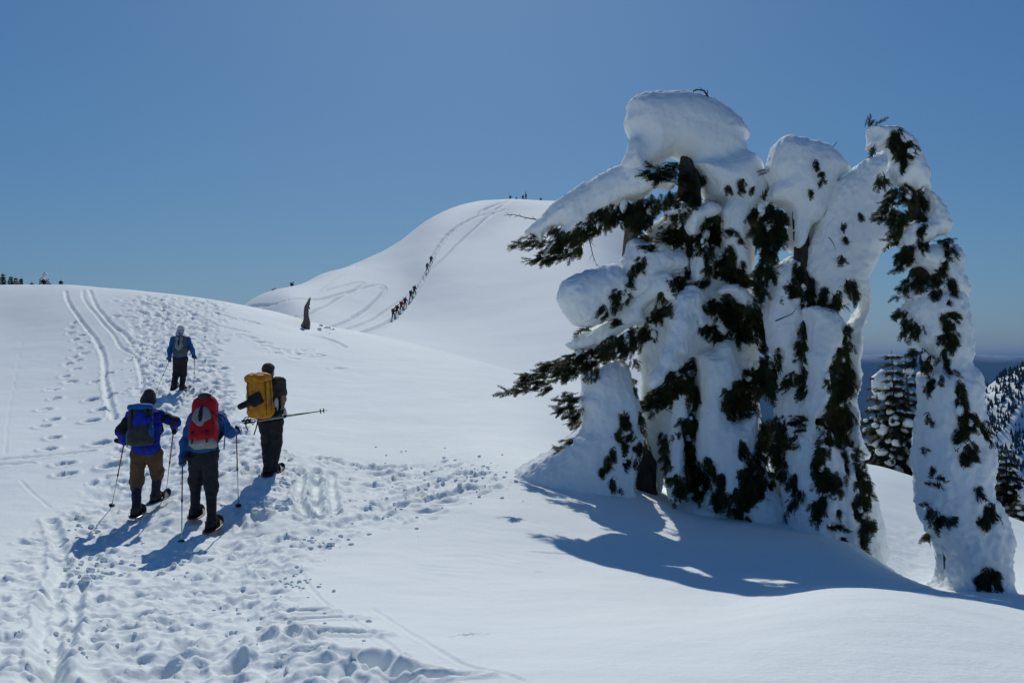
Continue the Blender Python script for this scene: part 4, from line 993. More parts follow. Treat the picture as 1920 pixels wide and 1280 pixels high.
T.snow('snow_pad', [('p',(920,500,2.783),[(390,400),(440,360),(600,290),(640,240),(720,170),(770,100),(800,40),(900,30),(960,140),(940,200),(880,190),(850,180),(790,230),(790,290),(700,330),(650,370),(660,410),(620,455),(560,410),(500,440),(420,430)],.15,.36,.25,(-.55,0)), ('p',(920,500,2.783),[(140,590),(170,550),(240,555),(230,590),(190,610)],1.0,.12,.1,(0,0))], k=0.1)
T.snow('snow_pad', [('p',(1140,540,5.334),[(690,60),(740,0),(880,-10),(960,30),(970,120),(950,180),(1010,330),(960,400),(910,370),(870,260),(900,400),(820,540),(810,640),(750,690),(680,680),(700,780),(640,820),(550,830),(520,930),(420,1000),(380,960),(400,890),(490,760),(500,690),(570,560),(600,400),(620,250)],-0.6,0.32,0.24,(0.2,0.25))], k=0.1)
T.snow('snow_pad', [('p',(1140,540,5.334),[(1060,20),(1150,-40),(1280,-30),(1380,40),(1480,140),(1560,240),(1660,340),(1640,390),(1540,340),(1480,220),(1380,150),(1370,210),(1320,190),(1280,100),(1180,70),(1110,70)],-0.35,0.35,0.22,(0,0)), ('p',(1140,280,4.572),[(600,1280),(650,1180),(720,1160),(800,1200),(830,1280),(720,1330)],-0.35,0.2,0.15,(0,0))], k=0.1)
T.snow('snow_pad', [('p',(0,0,1),[(1309,662),(1320,654),(1341,651),(1348,641),(1365,634),(1378,637),(1382,656),(1391,682),(1391,701),(1384,720),(1369,739),(1358,745),(1358,784),(1384,792),(1402,771),(1417,771),(1417,797),(1414,835),(1425,865),(1440,902),(1455,940),(1459,975),(1421,990),(1384,975),(1365,945),(1342,955),(1309,945),(1330,915),(1325,880),(1307,865),(1305,816),(1309,779),(1314,741),(1311,700)],-0.42,0.42,0.3,(0,0.22))], k=0.1)
T.snow('snow_pad', [('p',(0,0,1),[(1270,690),(1290,705),(1300,740),(1302,762),(1285,772),(1294,795),(1274,800),(1281,830),(1278,860),(1283,900),(1276,940),(1250,940),(1248,880),(1255,820),(1256,790),(1264,760),(1260,715)],-0.3,0.26,0.18,(0,0.15))], k=0.1)
T.snow('snow_skirt', [('p',(920,500,2.783),[(480,560),(560,520),(700,470),(740,560),(765,640),(790,750),(785,840),(800,900),(780,1000),(770,1180),(700,1230),(500,1260),(200,1260),(60,1240),(80,1110),(170,1040),(300,965),(420,880),(480,820),(480,740),(465,690),(490,640)],0.15,0.7,0.4,(0,0.2))], k=0.1, sub=[('e',1208,905,22,36,.6,-.4,0)])
T.snow('snow_pad', [('p',(0,0,1),[(1200,630),(1255,630),(1265,760),(1258,830),(1246,880),(1240,925),(1222,925),(1212,860),(1202,760)],0.75,0.4,0.3,(0,0))], k=0.1)
T.snow('snow_skirt', [('e',1330,985,128,50,.8,-.1,4), ('e',1420,1008,66,52,.65,-.15,0), ('p',(0,0,1),[(1420,930),(1445,900),(1465,945),(1480,1000),(1440,1040),(1400,1000)],-0.05,0.4,0.3,(0,0))], k=0.2)
BL = ((1252,322,44,17,170,1.3,-.35),(1228,330,18,12,160,1.2,-.35),(1280,330,30,14,10,1,-.3),(1305,340,16,18,90,1,-.3),(1275,372,40,14,100,1,-.2),(1255,385,24,8,120,1,-.2),(1300,380,16,14,90,.8,-.2),
          (1215,388,24,22,110),(1190,398,30,22,100),(1158,402,34,22,100),(1130,410,26,20,110,1,0.38),(1105,428,24,18,120,1,0.54),(1080,442,24,16,130,1.1,0.69),(1062,462,30,20,125,1.2,0.81),(1036,480,26,14,150,1.1,0.97),(1015,490,16,7,160,1,1.11),
          (1000,452,30,12,165,1.2,1.20),(980,462,20,8,160,1,1.33),(1042,432,18,9,130,1,0.93),(1050,448,10,16,120,1,0.88),(1200,415,22,16,90,1,-.3),
          (1362,436,20,10,30,1,-.3),(1346,450,10,12,90),(1270,405,16,6,90,.8),(1286,398,8,6,90,.8),(1388,348,8,16,80,.8),(1410,355,3,7,90,.6),(1366,350,6,5,60,.5),
          (1335,430,20,26,120,1.2),(1318,452,22,18,130,1.2),(1345,410,12,10,90),(1330,465,12,10,90),(1262,430,22,16,150,1.1,-.2),(1240,448,30,10,175,1.2,-.4),(1215,450,16,6,175,1,-.5),(1275,448,26,16,110,1.2,-.3),(1295,470,10,12,90,1.1,-.3),(1225,465,18,6,165,1,-.4),
          (1372,475,12,20,80,1.1),(1360,500,20,26,110,1.2),(1378,515,24,18,60,1.2),(1330,505,10,12,100,1),(1393,500,6,16,80,1),(1395,530,14,10,40,1.1),(1388,450,8,8,60,.8),(1325,480,6,20,90,.8),
          (1200,495,12,16,100,.9),(1185,520,6,22,100,.6),(1175,545,6,18,100,.6),(1290,510,8,14,90,.9),(1268,530,20,16,90,1.2,-.1),(1315,530,16,10,120,1.1,-.1),(1240,555,8,10,110,.9),(1155,560,12,22,110,.8),(1130,580,8,12,110,.7),(1160,600,10,8,150,.8),
          (1245,582,22,12,100,1.2,-.3),(1228,595,14,12,110,1.1,-.3),(1205,625,28,16,130,1.2,-.4),(1180,640,24,18,130,1.2,-.5),(1150,650,28,20,130,1.2,-.6),(1110,668,34,18,150,1.2,0.32),(1075,682,34,18,155,1.3,0.50),(1040,690,36,14,165,1.3,0.67),(1005,712,34,12,165,1.3,0.85),(975,728,22,9,165,1.2,0.99),(958,738,12,6,160,1,-1.05),
          (1060,700,24,14,140,1.1,0.57),(1110,695,16,20,110,1.1,0.32),(1018,728,18,9,150,1,0.78),(1070,745,26,10,160,1,-0.10),(1072,770,26,12,155,1.1,-0.10),(1080,790,14,12,150,1,-0.10),(1065,828,14,5,150,.8,0.10),(1045,840,14,4,155,.8,0.10),(1095,615,14,5,170,.9,0.40),
          (1255,732,24,20,120,1.3,-.8),(1240,748,26,16,130,1.3,-.8),(1222,756,20,10,140,1.2,-.8),(1280,715,22,26,100,1.3,-.6),(1295,695,14,24,95,1.1,-.4),(1270,720,20,16,120,1.1,-.7),
          (1335,575,16,18,80,1.2,-.3),(1365,580,22,30,80,1.3,-.4),(1390,595,36,28,70,1.4,-.5),(1420,600,26,22,30,1.3,-.5),(1435,612,16,14,30,1.1,-.5),(1400,625,30,18,80,1.3,-.5),(1330,620,22,14,100,1.1,-.45),(1345,632,16,10,90,1,-.45),(1430,640,12,20,60,1.1,-.3),
          (1440,690,26,22,60,1.3,-.4),(1455,712,20,22,60,1.2,-.4),(1420,710,30,24,90,1.3,-.5),(1395,735,30,26,110,1.4,-.6),(1380,758,26,24,100,1.4,-.6),(1400,770,18,14,90,1.2,-.6),(1362,745,10,16,110,1,-.5),(1300,745,16,22,100,1.1,-.3),
          (1290,790,18,10,100,1.1),(1300,800,12,16,100),(1285,812,16,12,110,1.1),(1290,830,10,12,100),(1295,850,12,22,90,1),(1300,880,22,18,90,1.2),(1290,905,26,16,95,1.2),(1310,925,18,18,90,1.1),(1275,915,12,18,95,1),(1330,880,14,24,85,1.1),(1320,905,10,14,90,1),
          (1352,905,10,20,95,1.1),(1345,930,14,24,95,1.2),(1360,940,10,16,90,1.1),(1392,845,8,20,75,1),(1405,870,8,22,80,1),(1395,900,16,22,85,1.2),(1400,925,26,26,90,1.4),(1420,910,18,26,80,1.3),(1388,960,10,14,95,1),(1400,975,12,8,80,1),(1425,860,14,40,80,1.1,-.1),(1430,820,12,30,75,1,-.1),(1440,800,14,14,60,1,-.1),(1445,900,10,20,80,1,-.1),
          (1172,790,12,18,100,1.1),(1160,815,6,14,100,.9),(1180,818,14,8,150,1),(1150,850,5,16,95,.8),(1172,835,6,20,100,.7),(1195,838,10,10,100,1.1),(1178,868,12,8,90,1.1),(1140,870,8,14,100,.9),(1130,885,6,10,100,.9),(1148,905,6,14,85,.9),(1200,780,4,36,95,.7),(1190,700,3,40,95,.6),(1210,830,4,18,95,.6),(1250,840,8,24,95,.9),(1252,870,8,16,100,.9),(1268,895,5,10,90,.8),(1240,815,4,8,90,.6),(1255,900,4,10,90,.6),(1475,965,8,10,70,.9))
T.grow(BL)
for a in BL: T.bough(*a)
T.dabs()
for a in ((1330,445,26,70,90,.5,.9),(1250,600,40,120,90,.35,1.1),(1350,700,40,140,90,.35,1.2)): T.bough(*a, free=True, L=.24)
T.twig([(1008,412),(985,408),(962,402),(945,404)], .012, 1.2); T.twig([(1040,476),(1010,486),(985,490),(975,492)], .012, 1.0); T.twig([(1105,450),(1112,480),(1120,500)], .01, .5); T.twig([(1328,205),(1330,185),(1320,170),(1305,168),(1300,172)], .022, -.15); T.twig([(1322,180),(1315,200),(1311,218)], .012, -.15, side=False); T.twig([(1230,755),(1250,768),(1262,775)], .012, -.7, side=False); T.twig([(1172,470),(1168,485),(1180,492)], .012, .05, side=False)

# ---- middle tree with a bowed, draped top
T = Tree(14.6, (1560, 1024), 'middle snow-laden tree with a rounded double top and snow draped to the right', rough=1.5)
T.trunk([(1560,1020,24,.3),(1545,880,22,.3),(1530,700,22,.3),(1510,560,18,.2),(1500,420,14,.2),(1500,330,6,.2)])
T.snow('snow_cap', [('p',(1380,200,2.783),[(155,330),(165,290),(190,200),(215,170),(255,152),(340,172),(430,195),(500,235),(545,290),(578,345),(520,385),(490,430),(470,500),(430,600),(370,640),(340,720),(310,760),(280,730),(290,600),(270,530),(200,505),(160,480),(175,420),(190,390)],0.3,0.6,0.4,(0,0))], k=0.1)
T.snow('snow_drape', [('p',(1380,200,2.783),[(720,250),(640,290),(580,345),(500,400),(470,480),(430,620),(390,720),(360,830),(370,890),(420,930),(420,1020),(470,1060),(530,1090),(600,1000),(640,1000),(680,1020),(670,930),(690,860),(710,790),(740,765),(780,740),(840,730),(860,690),(800,660),(760,580),(780,540),(770,470),(760,420),(765,350),(800,330),(830,270),(790,230)],-0.05,0.5,0.36,(-0.5,0)), ('p',(1400,560,4.267),[(450,60),(540,50),(700,100),(790,220),(800,260),(770,380),(700,460),(650,560),(690,590),(640,640),(650,760),(640,880),(600,960),(540,960),(520,1000),(540,1280),(390,1280),(440,960),(460,800),(490,700),(480,560),(470,450),(490,400),(500,220),(470,120)],-0.15,0.45,0.32,(0,0)), ('p',(1400,560,4.267),[(780,240),(860,120),(950,20),(960,120),(915,230),(905,380),(885,500),(895,700),(850,800),(885,940),(895,1080),(940,1200),(965,1300),(800,1280),(780,1100),(830,1000),(780,860),(720,830),(800,800),(880,720),(830,560),(800,480),(810,380),(820,300)],0.1,0.4,0.3,(0,0))], k=.2)
T.snow('snow_skirt', [('p',(0,0,1),[(1505,800),(1545,780),(1560,825),(1600,835),(1614,870),(1627,910),(1641,960),(1645,1000),(1640,1050),(1560,1060),(1490,1050),(1476,980),(1468,900),(1472,840),(1488,800)],0.0,0.75,0.5,(0,0.12))], k=0.1)
T.snow('snow_pad', [('p',(0,0,1),[(1445,500),(1500,470),(1520,560),(1500,650),(1515,720),(1520,800),(1510,900),(1500,960),(1470,960),(1458,900),(1455,780),(1462,700),(1438,640),(1436,560)],0.45,0.45,0.35,(0,0))], k=0.1)
BL = ((1440,405,34,26,110,1.2,.3),(1428,430,24,26,100,1.2,.2),(1458,425,22,30,90,1.2,.25),(1440,455,24,24,90,1.2,.25),(1432,490,12,30,95,1,.2),(1424,530,12,34,95,.9,.25),(1436,375,5,14,-90,.8,.2),(1450,500,10,24,90,.8,.25),(1420,560,8,30,95,.7,.3),
          (1500,510,14,24,100,1.1,.2),(1490,540,16,18,110,1.1,.2),(1520,540,10,24,85,1.1),(1545,550,12,16,95,1.1),(1552,572,14,10,60,1.1),(1572,560,8,18,80,1.1),(1597,540,11,20,85,1.2),(1540,570,10,8,60,1),(1437,320,6,3,170,.8,.2),
          (1508,620,7,22,95,1),(1502,655,14,20,130,1),(1510,690,6,30,95,.9),(1490,710,18,14,130,1),(1505,730,12,20,100,.9),(1500,790,18,12,170,1.1),(1460,670,6,24,80,1,.2),(1445,720,12,26,70,1,.1),(1480,830,22,14,130,1),(1462,800,16,24,110,1,.1),(1458,850,14,30,100,1,.1),(1470,880,10,24,95,1,.1),
          (1587,635,8,26,85,1.2),(1580,665,16,18,100,1.2),(1575,690,22,18,95,1.3),(1590,710,14,26,75,1.2),(1562,715,16,18,110,1.2),(1575,740,22,26,95,1.4),(1570,770,22,26,95,1.4),(1555,795,28,18,110,1.4),(1575,815,24,22,95,1.4),(1590,790,12,26,80,1.2),(1560,825,18,10,110,1.2),
          (1540,850,12,22,100,1.1),(1535,880,14,26,95,1.3),(1548,900,16,22,95,1.3),(1565,905,18,20,90,1.3),(1584,845,6,20,85,1),(1590,870,4,24,90,.9),(1603,850,8,26,80,1.1),(1612,890,10,30,80,1.2),(1622,930,12,30,85,1.2),(1610,950,12,30,90,1.1),(1622,990,10,24,95,1.1),(1618,1015,8,12,90,1),
          (1490,905,8,20,90,1.1),(1500,930,10,16,85,1.1),(1485,940,6,10,90,.9),(1535,955,12,22,100,1.3),(1545,940,8,14,80,1),(1565,985,16,6,10,1),(1582,1010,4,7,90,.8),(1605,965,8,6,90,.8),(1575,960,4,8,80,.7),(1637,985,3,10,90,.7),
          (1530,310,3,4,90,.5),(1541,325,4,6,80,.6),(1540,340,3,3,90,.5),(1522,360,3,3,90,.5),(1613,407,3,5,90,.5),(1583,425,3,3,90,.4),(1584,447,4,5,60,.5),(1582,485,3,5,90,.5))
T.grow(BL)
for a in BL: T.bough(*a)
T.dabs()
T.bough(1500, 650, 40, 160, 90, .35, 1.0, free=True, L=.24)
T.twig([(1558,282),(1565,272),(1570,266)], .008, .2); T.twig([(1454,602),(1470,595),(1486,588),(1492,578)], .012, -.1, side=False); T.twig([(1554,445),(1562,455),(1568,470)], .008, -.55, side=False); T.twig([(1465,740),(1480,730),(1492,712)], .009, .0)

# ---- right tree, leaning into an arch
T = Tree(12.7, (1815, 1150), 'slender snow-crusted tree at right, bent at the top, needles showing down its left', rough=1.7)
T.trunk([(1800,1150,20,.2),(1784,1040,15,.05),(1775,900,16,.2),(1765,720,18,.2),(1745,560,14,.15),(1720,420,12,.1),(1690,300,8,.1),(1660,250,4,.1)])
T.snow('snow_cap', [('p',(1600,220,3.765),[(95,65),(150,58),(270,65),(300,72),(390,135),(440,200),(465,280),(500,340),(530,410),(520,470),(540,520),(500,530),(460,520),(420,540),(380,500),(330,490),(290,500),(260,440),(240,370),(270,300),(250,240),(240,215),(180,225),(110,220),(100,185),(115,150)],0.1,0.34,0.26,(0,0))], k=0.1)
T.snow('snow_pad', [('p',(1600,220,3.765),[(440,480),(520,520),(580,570),(600,620),(640,690),(662,770),(640,830),(560,850),(520,880),(440,920),(380,930),(330,920),(320,860),(350,780),(400,740),(470,720),(500,650),(470,580)],0.1,0.38,0.28,(0,0))], k=0.1)
T.snow('snow_pad', [('p',(1600,220,3.765),[(410,930),(520,910),(600,890),(690,910),(740,970),(755,1010),(735,1080),(762,1130),(775,1290),(520,1300),(380,1290),(440,1200),(520,1120),(430,1040),(405,980)],0.1,0.42,0.3,(0,0))], k=0.1)
T.snow('snow_pad', [('p',(0,0,1),[(1698,585),(1705,560),(1720,535),(1745,530),(1795,535),(1808,580),(1816,640),(1818,665),(1813,680),(1821,700),(1824,735),(1800,755),(1750,750),(1735,720),(1752,690),(1735,650),(1720,640),(1710,610)],0.1,0.45,0.32,(0,0)), ('p',(0,0,1),[(1740,700),(1800,690),(1820,715),(1830,755),(1846,800),(1858,835),(1860,862),(1852,890),(1850,920),(1868,950),(1882,985),(1880,1030),(1840,1045),(1790,1035),(1765,1015),(1740,988),(1728,950),(1722,880),(1718,820),(1726,765)],0.05,0.5,0.36,(0,0)), ('p',(0,0,1),[(1755,975),(1830,990),(1868,990),(1882,1040),(1887,1090),(1892,1170),(1765,1170),(1764,1090),(1764,1060),(1762,1030),(1760,1000)],0.05,0.5,0.35,(0,0)), ('e',1822,1135,92,34,.85,.05,2)], k=.22, sub=[('e',1777,1043,14,17,.40,-.42,0)])
BL = ((1680,258,14,20,90,1.3),(1696,272,18,18,70,1.3),(1690,290,10,10,90,1.2),(1697,300,9,14,80,1.2),(1703,285,10,12,60,1.1),(1693,315,4,5,80,.8),(1634,232,10,5,-60,.9,.05),(1637,280,4,6,130,.8),
          (1652,335,8,12,100,1.2),(1662,342,10,8,60,1.1),(1680,368,20,14,130,1.3),(1698,355,12,12,70,1.2),(1705,372,8,12,80,1.1),(1668,380,14,8,150,1.1),(1660,402,22,12,155,1.3),(1675,410,16,14,130,1.3),(1685,430,12,18,110,1.2),(1640,412,8,5,170,1,.0),(1690,405,10,12,80,1.1),(1700,400,5,16,70,1),
          (1728,360,5,14,70,1.1),(1737,380,8,16,85,1.2),(1730,410,10,14,100,1.2),(1728,430,8,10,90,1.1),(1725,445,7,14,90,1.1),(1732,462,9,10,80,1.2),(1681,452,7,7,150,1.1),
          (1698,482,18,12,150,1.3),(1690,495,14,10,140,1.2),(1708,470,8,12,120,1.1),(1770,455,14,10,20,1.2),(1778,470,8,20,75,1.3),(1774,492,7,12,90,1.2),(1720,512,14,14,100,1.3),(1728,530,12,22,95,1.2),(1702,535,14,12,140,1.3),(1692,548,8,8,120,1.1),
          (1752,525,14,14,95,1.3),(1755,548,12,12,90,1.3),(1768,510,6,18,75,1.1),(1785,530,12,12,60,1.3),(1790,545,8,10,70,1.1),(1782,565,5,10,85,1),
          (1694,590,10,10,130,1.2),(1705,605,14,10,110,1.2),(1718,618,12,12,90,1.2),(1700,618,8,8,120,1),(1768,600,8,14,80,1.2),(1778,615,12,18,90,1.3),(1785,590,12,8,40,1.2),(1790,635,9,20,85,1.2),(1762,635,6,10,100,1),(1776,648,6,10,90,1),
          (1718,660,14,7,170,1.2),(1738,665,12,10,60,1.2),(1710,678,10,8,140,1.1),(1740,690,8,12,80,1.1),(1745,715,10,20,100,1.1),(1728,695,6,10,110,1),(1770,665,4,12,70,1),(1776,680,5,12,75,1),(1782,695,4,8,60,.9),(1793,700,3,6,60,.8),(1764,712,3,5,90,.7),
          (1798,730,7,14,80,1.2),(1804,755,11,18,85,1.4),(1812,785,16,20,75,1.4),(1805,805,14,14,105,1.4),(1795,820,9,12,110,1.2),(1822,795,10,12,50,1.2),(1846,800,5,14,70,1.1),(1852,815,6,10,70,1.1),(1820,840,12,10,90,1.3),(1812,858,11,16,100,1.4),(1826,850,7,12,70,1.2),
          (1752,878,5,7,90,.9),(1762,895,4,3,20,.7),(1746,905,9,7,10,1),(1758,908,8,5,20,.9),(1735,845,4,4,10,.7),(1748,785,2,6,90,.5),(1836,915,6,10,70,1),(1842,925,7,8,60,1),(1738,945,10,4,20,1),(1748,962,10,10,95,1.2),(1762,975,8,10,100,1.1),(1772,975,7,12,95,1.1),(1790,972,5,5,90,.8),
          (1855,955,12,14,80,1.3),(1850,975,12,16,110,1.3),(1862,965,8,12,60,1.1),(1835,975,7,8,90,1),(1740,1000,6,10,100,1),(1850,1072,14,12,90,1.3),(1838,1090,10,14,95,1.2),(1855,1095,8,14,80,1.2),(1868,1082,9,14,75,1.3),(1876,1100,6,8,80,1),(1700,470,10,10,110,1))
T.grow(BL)
for a in BL: T.bough(*a, L=.16)
T.dabs()
T.twig([(1632,282),(1638,276),(1641,270)], .008, -.1); T.twig([(1628,236),(1636,231),(1644,228)], .008, .05)

# ------------------------------------------------------------------ other trees
def conifer(base, H, R, label, group, snow=.5, lean=(0, 0), seed=0, levels=11, ball=0, L=.3, tris=1.0, droop=.0):
    """a small conifer: trunk, whorls of drooping boughs, snow lying on them"""
    r = np.random.default_rng(seed); base = np.array(base, float); e = empty('snowy_conifer', base); prop(e, label, 'tree', group)
    ln = A3(lean[0], lean[1], 0); at = lambda t: base + A3(0, 0, H * t) + ln * t * t
    m = MB(); m.tube([at(t) for t in np.linspace(-.05, 1, 8)], list(np.linspace(H * .022, .008, 8)), 7); m.build('trunk', M['bark'], e)
    it = []; sv, sf = [], []; k = 0
    for i in range(levels):
        t = .1 + .86 * (i / (levels - 1)) ** .9; rad = R * (1 - t) ** .8 * r.uniform(.8, 1.15) + .05; nb = max(5, int(9 * (1 - t) + 4)); t0 = r.uniform(0, 6)
        for b in range(nb):
            a = t0 + 6.283 * b / nb + r.normal(0, .15); d = A3(math.cos(a), math.sin(a), -.45 + .5 * t - droop * .6); rr = rad * r.uniform(.5, 1.3); c = at(t)
            ns = max(3, int(rr / (L * .2) * tris))
            for j in range(ns):
                u = (j + .6) / ns; p = c + d * rr * u + A3(0, 0, -.18 * rr * u * u)
                for sg in (-1, 1): it.append((p, d + A3(-math.sin(a), math.cos(a), 0) * sg * r.uniform(.1, .8) + A3(0, 0, r.uniform(-.7, .0) - droop), A3(r.normal(0, .5), r.normal(0, .5), 1), 1.7 * L * r.uniform(.6, 1.1) * (.6 + .5 * (1 - t))))
            if r.random() < snow:
                s = rr * r.uniform(.16, .34) + .02; u = r.uniform(.4, .8); p = c + d * rr * u + A3(0, 0, -.18 * rr * u * u + s * .35)
                sv.append(blob(p, (s * r.uniform(.5, 1.0), s * r.uniform(.5, 1.0), s * r.uniform(.5, .9)), r.uniform(0, 90))); sf.append(IF + k * 42); k += 1
    if ball: sv.append(blob(at(.92) + A3(ball * .3, 0, -ball * .1), (ball * .8, ball * .8, ball * 1.1), 3.3)); sf.append(IF + k * 42)
    V, Fc = sprays(it); prop(obj('crown', V, Fc, M['needles'], e, smooth=False), kind='stuff')
    if sv: prop(obj('snow_load', np.concatenate(sv), np.concatenate(sf), M['snow_tree'], e), kind='stuff')
    return e
gt = 'conifers behind the snow-laden trees'
def foot(px, D): q = P(px, 675, D); z = H0(np.array([q[0]]), np.array([q[1]]))[0]; return A3(q[0], q[1], z - .2)
def upto(px, py, D): return P(px, py, D)[2] - foot(px, D)[2]
conifer(foot(1680, 30), upto(1674, 655, 30), 1.15, 'dark green conifer showing between the middle and right snow-laden trees', gt, .75, (-.15, 0), 1, 15, L=.26)
conifer(foot(1708, 32), upto(1698, 668, 32), .9, 'white crusted slim conifer leaning close beside the dark green one', gt, .8, (-.2, 0), 2, 13, ball=.22, L=.24)
conifer(foot(1640, 31), upto(1645, 700, 31), .8, 'heavily snowed low conifer left of the dark green one', gt, 1.0, (.1, 0), 3, 10, ball=.42, L=.22)
conifer(foot(1885, 27), upto(1886, 838, 27), .75, 'small dark conifer below the wooded ridge, right of the slender tree', gt, .5, (0, 0), 4, 11, L=.22)
conifer(foot(1866, 28), upto(1856, 868, 28), .6, 'small conifer close against the right edge of the slender tree', gt, .6, (0, 0), 5, 9, L=.22)
conifer(foot(1916, 26), upto(1918, 925, 26), .6, 'snow-covered low conifer at the right border of the photograph', gt, .9, (0, 0), 6, 8, ball=.3, L=.2)
gl = 'conifer tops beyond the left crest'
for i, (px, py, R, sn, bl, lab) in enumerate(((4,509,.75,.4,0,'tallest conifer top at the left end of the crest'),(19,514,.7,.7,0,'second conifer top from the left beyond the crest'),(28,517,.65,.7,0,'third conifer top from the left beyond the crest'),(38,518,.6,.7,0,'fourth conifer top from the left, lowest of its clump'),
                                     (58,526,.5,1.0,.0,'short snow-covered conifer top alone beyond the crest'),(81,509,1.5,.5,.26,'conifer top with a snow ball on it beyond the crest'),(92,527,.5,.8,0,'low conifer top right beside the snow-balled one'),(113,522,.35,.2,0,'thin bare conifer tip at the start of the grooves'))):
    conifer(foot(px, 68), upto(px, py, 68), R, lab, gl, sn, (0, 0), 20 + i, 20, ball=bl, L=.2, tris=.8, droop=.9)

# ------------------------------------------------------------------ the broken stump on the crest
b = P(573, 618, 44.4); px = 44.4 / F; e = empty('dead_stump', b); prop(e, 'grey weathered dead trunk stump with a broken bent tip on the crest', 'stump')
w = [P(573,626,44.4), P(573,612,44.4), P(574,600,44.4), P(574,588,44.4), P(575,576,44.4), P(577,569,44.4), P(580,562,44.4), P(582,557,44.4)]
mb = MB(); mb.tube(spline(w, 6), list(np.interp(np.linspace(0, 1, 43), np.linspace(0, 1, 8), [9 * px, 7.6 * px, 6 * px, 4.8 * px, 4.4 * px, 4 * px, 2.4 * px, .5 * px])), 16)
V = np.array(mb.v); cx = np.repeat(np.array(spline(w, 6)), 16, 0); V = V + (V - cx) * (.45 * fbm3(V * A3(1, 1, .3), 5, 3))[:, None]
obj('trunk', V.tolist(), mb.f, M['grey_wood'], e)
mb = MB(); mb.tube([P(577,575,44.35), P(580,577,44.3), P(581,580,44.3)], [.05, .035, .01], 6); mb.build('broken_knot', M['grey_wood'], e)

# ------------------------------------------------------------------ climbers on the hill
def climber(pos, label, jac, tro, pk_m, lean=.25, stride=.3, yaw=.6, sink=0, group='hikers on the hill', arms=.25, skis=None):
    pos = np.array(pos, float) - A3(0, 0, sink); e = empty('person', pos); prop(e, label, 'person', group)
    f = A3(math.sin(yaw), math.cos(yaw), 0); r = A3(math.cos(yaw), -math.sin(yaw), 0); u = A3(0, 0, 1)
    q = lambda a, b, c: pos + r * a + f * b + u * c
    pel, chest, neck, head = q(0, .05, .92), q(0, .05 + lean * .4, 1.25), q(0, .05 + lean * .55, 1.45), q(0, .08 + lean * .7, 1.62)
    legs = []; arm = []
    for s in (-1, 1):
        hip, kn, an = q(s * .1, .05, .9), q(s * .11, .05 + s * stride * .5 + .12, .5 + .06 * s * (stride > .1)), q(s * .12, s * stride * .8, .1 + (.14 if s > 0 else 0) * (stride > .1))
        legs += [('c', hip, kn, .11, .085), ('c', kn, an, .085, .065), ('c', an + u * -.04, an + f * .16 - u * .04, .06, .05)]
        sh, el, ha = q(s * .2, .05 + lean * .5, 1.4), q(s * .3, .05 + lean * .5 + .02, 1.13), q(s * .32, arms + lean * .5, 1.0 + .1 * s)
        arm += [('c', sh, el, .075, .06), ('c', el, ha, .06, .05)]
        po = MB(); po.tube([ha + u * .1, ha, ha + f * .25 + r * s * .1 - u * .95], .014, 5); po.build('pole', M['rubber'], e)
    solid('body', [('c', neck, head, .06, .06), ('e', head, (.09, .11, .12), None), ('c', pel, chest, .11, .12), *[(a[0], a[1], a[2], a[3] * .8, a[4] * .8) for a in legs + arm]], .04, .05, CL['skin'], e)
    solid('jacket', [('c', pel + r * .05, chest + r * .07, .13, .14), ('c', pel - r * .05, chest - r * .07, .13, .14), *arm], .035, .06, jac, e)
    solid('trousers', [('c', pel - r * .07, pel + r * .07, .13, .13), *legs], .035, .05, tro, e)
    solid('hat', [('e', head + u * .05, (.11, .13, .1), None)], .035, .03, CL['charcoal'], e)
    if pk_m is not None: solid('backpack', [('b', chest - f * .24 + u * .05, (.13, .08, .22), .05, np.stack([r, f, u], 1))], .035, .03, pk_m, e)
    if skis is not None:
        for s in (-.07, .07):
            sk = MB(); sk.tube([chest - f * .38 + r * s - u * .6, chest - f * .4 + r * s * 1.2 + u * .4, chest - f * .36 + r * s * .6 + u * 1.05], [.05, .06, .03], 6); sk.build('ski', skis, e)
    return e
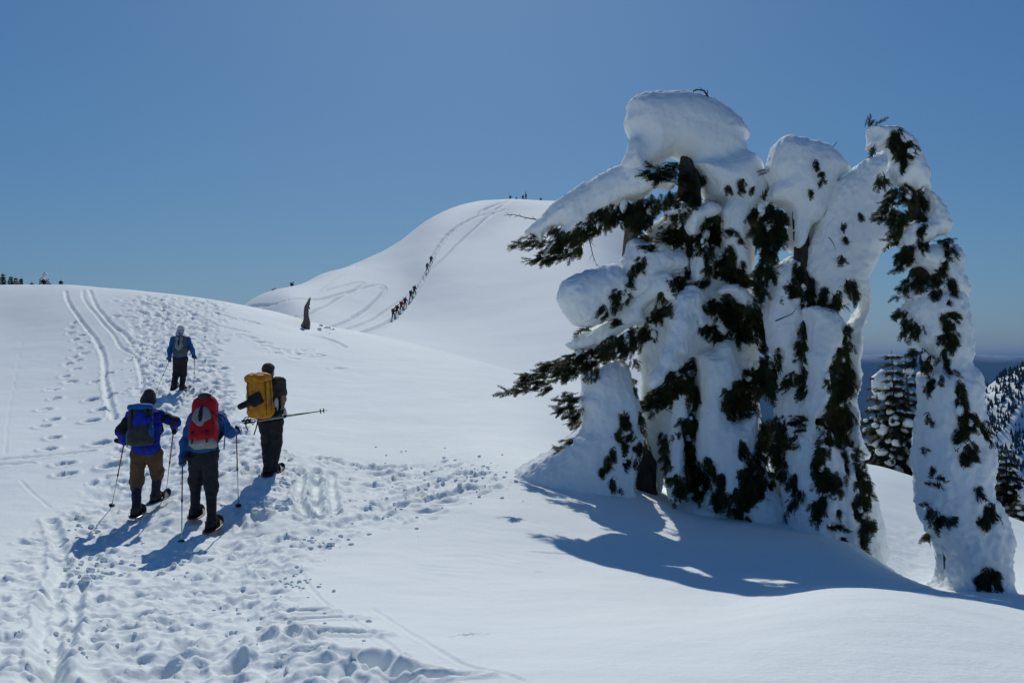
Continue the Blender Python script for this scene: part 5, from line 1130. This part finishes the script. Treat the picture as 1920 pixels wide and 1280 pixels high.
for (px, py), lab, ja, tr, pk_m, ya in (((736.5,598),'lowest climber in the line on the hill, in dark clothes',CL['tee'],CL['black'],CL['tee'],.5),((743.5,591.5),'second climber from the bottom of the line on the hill',CL['charcoal'],CL['black'],CL['charcoal'],.6),((751.5,583.5),'third climber from the bottom of the line, with reddish pack',CL['brown'],CL['black'],CL['red'],.6),
                                  ((758.5,576.5),'fourth climber from the bottom of the line on the hill',CL['navy'],CL['black'],CL['charcoal'],.5),((769.5,562.5),'fifth climber from the bottom of the line, behind a small gap',CL['navy'],CL['black'],CL['navy'],.5),((776,553.5),'top climber of the lower group of six, bent forward',CL['tee'],CL['black'],CL['brown'],.7),
                                  ((800.5,510),'lower of the two climbers high on the track, in blue trousers',CL['pale'],CL['steel_blue'],CL['brown'],.3),((807.5,496),'topmost climber on the track, above all the others',CL['tee'],CL['black'],CL['tee'],.5)):
    h = HL.hit(px, py); climber((h[0], h[1], HL.at(h[0], h[1])), lab, ja, tr, pk_m, .35, .32, ya, .05)
def rim(px, py, D, up_px):
    """spot just beyond the skyline of the hill, sunk so that only up_px of the figure clear it"""
    q = P(px, py, D); z = P(px, py - up_px, D)[2] - 1.72
    return A3(q[0], q[1], z)
climber(rim(512, 549, 156, 9), 'lower of the two hikers on the left skyline of the hill', CL['brown'], CL['black'], CL['red'], .35, .3, .9)
climber(rim(546, 536, 164, 8), 'upper of the two hikers on the left skyline of the hill', CL['navy'], CL['black'], CL['charcoal'], .4, .3, 1.1)
for px, py, n, lab, ja, sk in ((956.5,372.5,7,'upright hiker with poles, leftmost on the summit of the hill',CL['navy'],None),(968,372.5,3.5,'hiker almost hidden behind the summit, second from left',CL['charcoal'],None),(980.5,372,7,'hiker leaning over in the middle of the summit group',CL['tee'],None),(986,372,9,'figure in yellow-green standing tallest on the summit',CL['amber'],M['green_alu']),(1014,375.5,5.5,'hiker sitting apart at the right end of the summit',CL['navy'],None)):
    climber(rim(px, py, 270, n), lab, ja, CL['black'], None if sk is None else CL['teal'], .2, .1, .2, group='hikers on the summit', skis=sk)
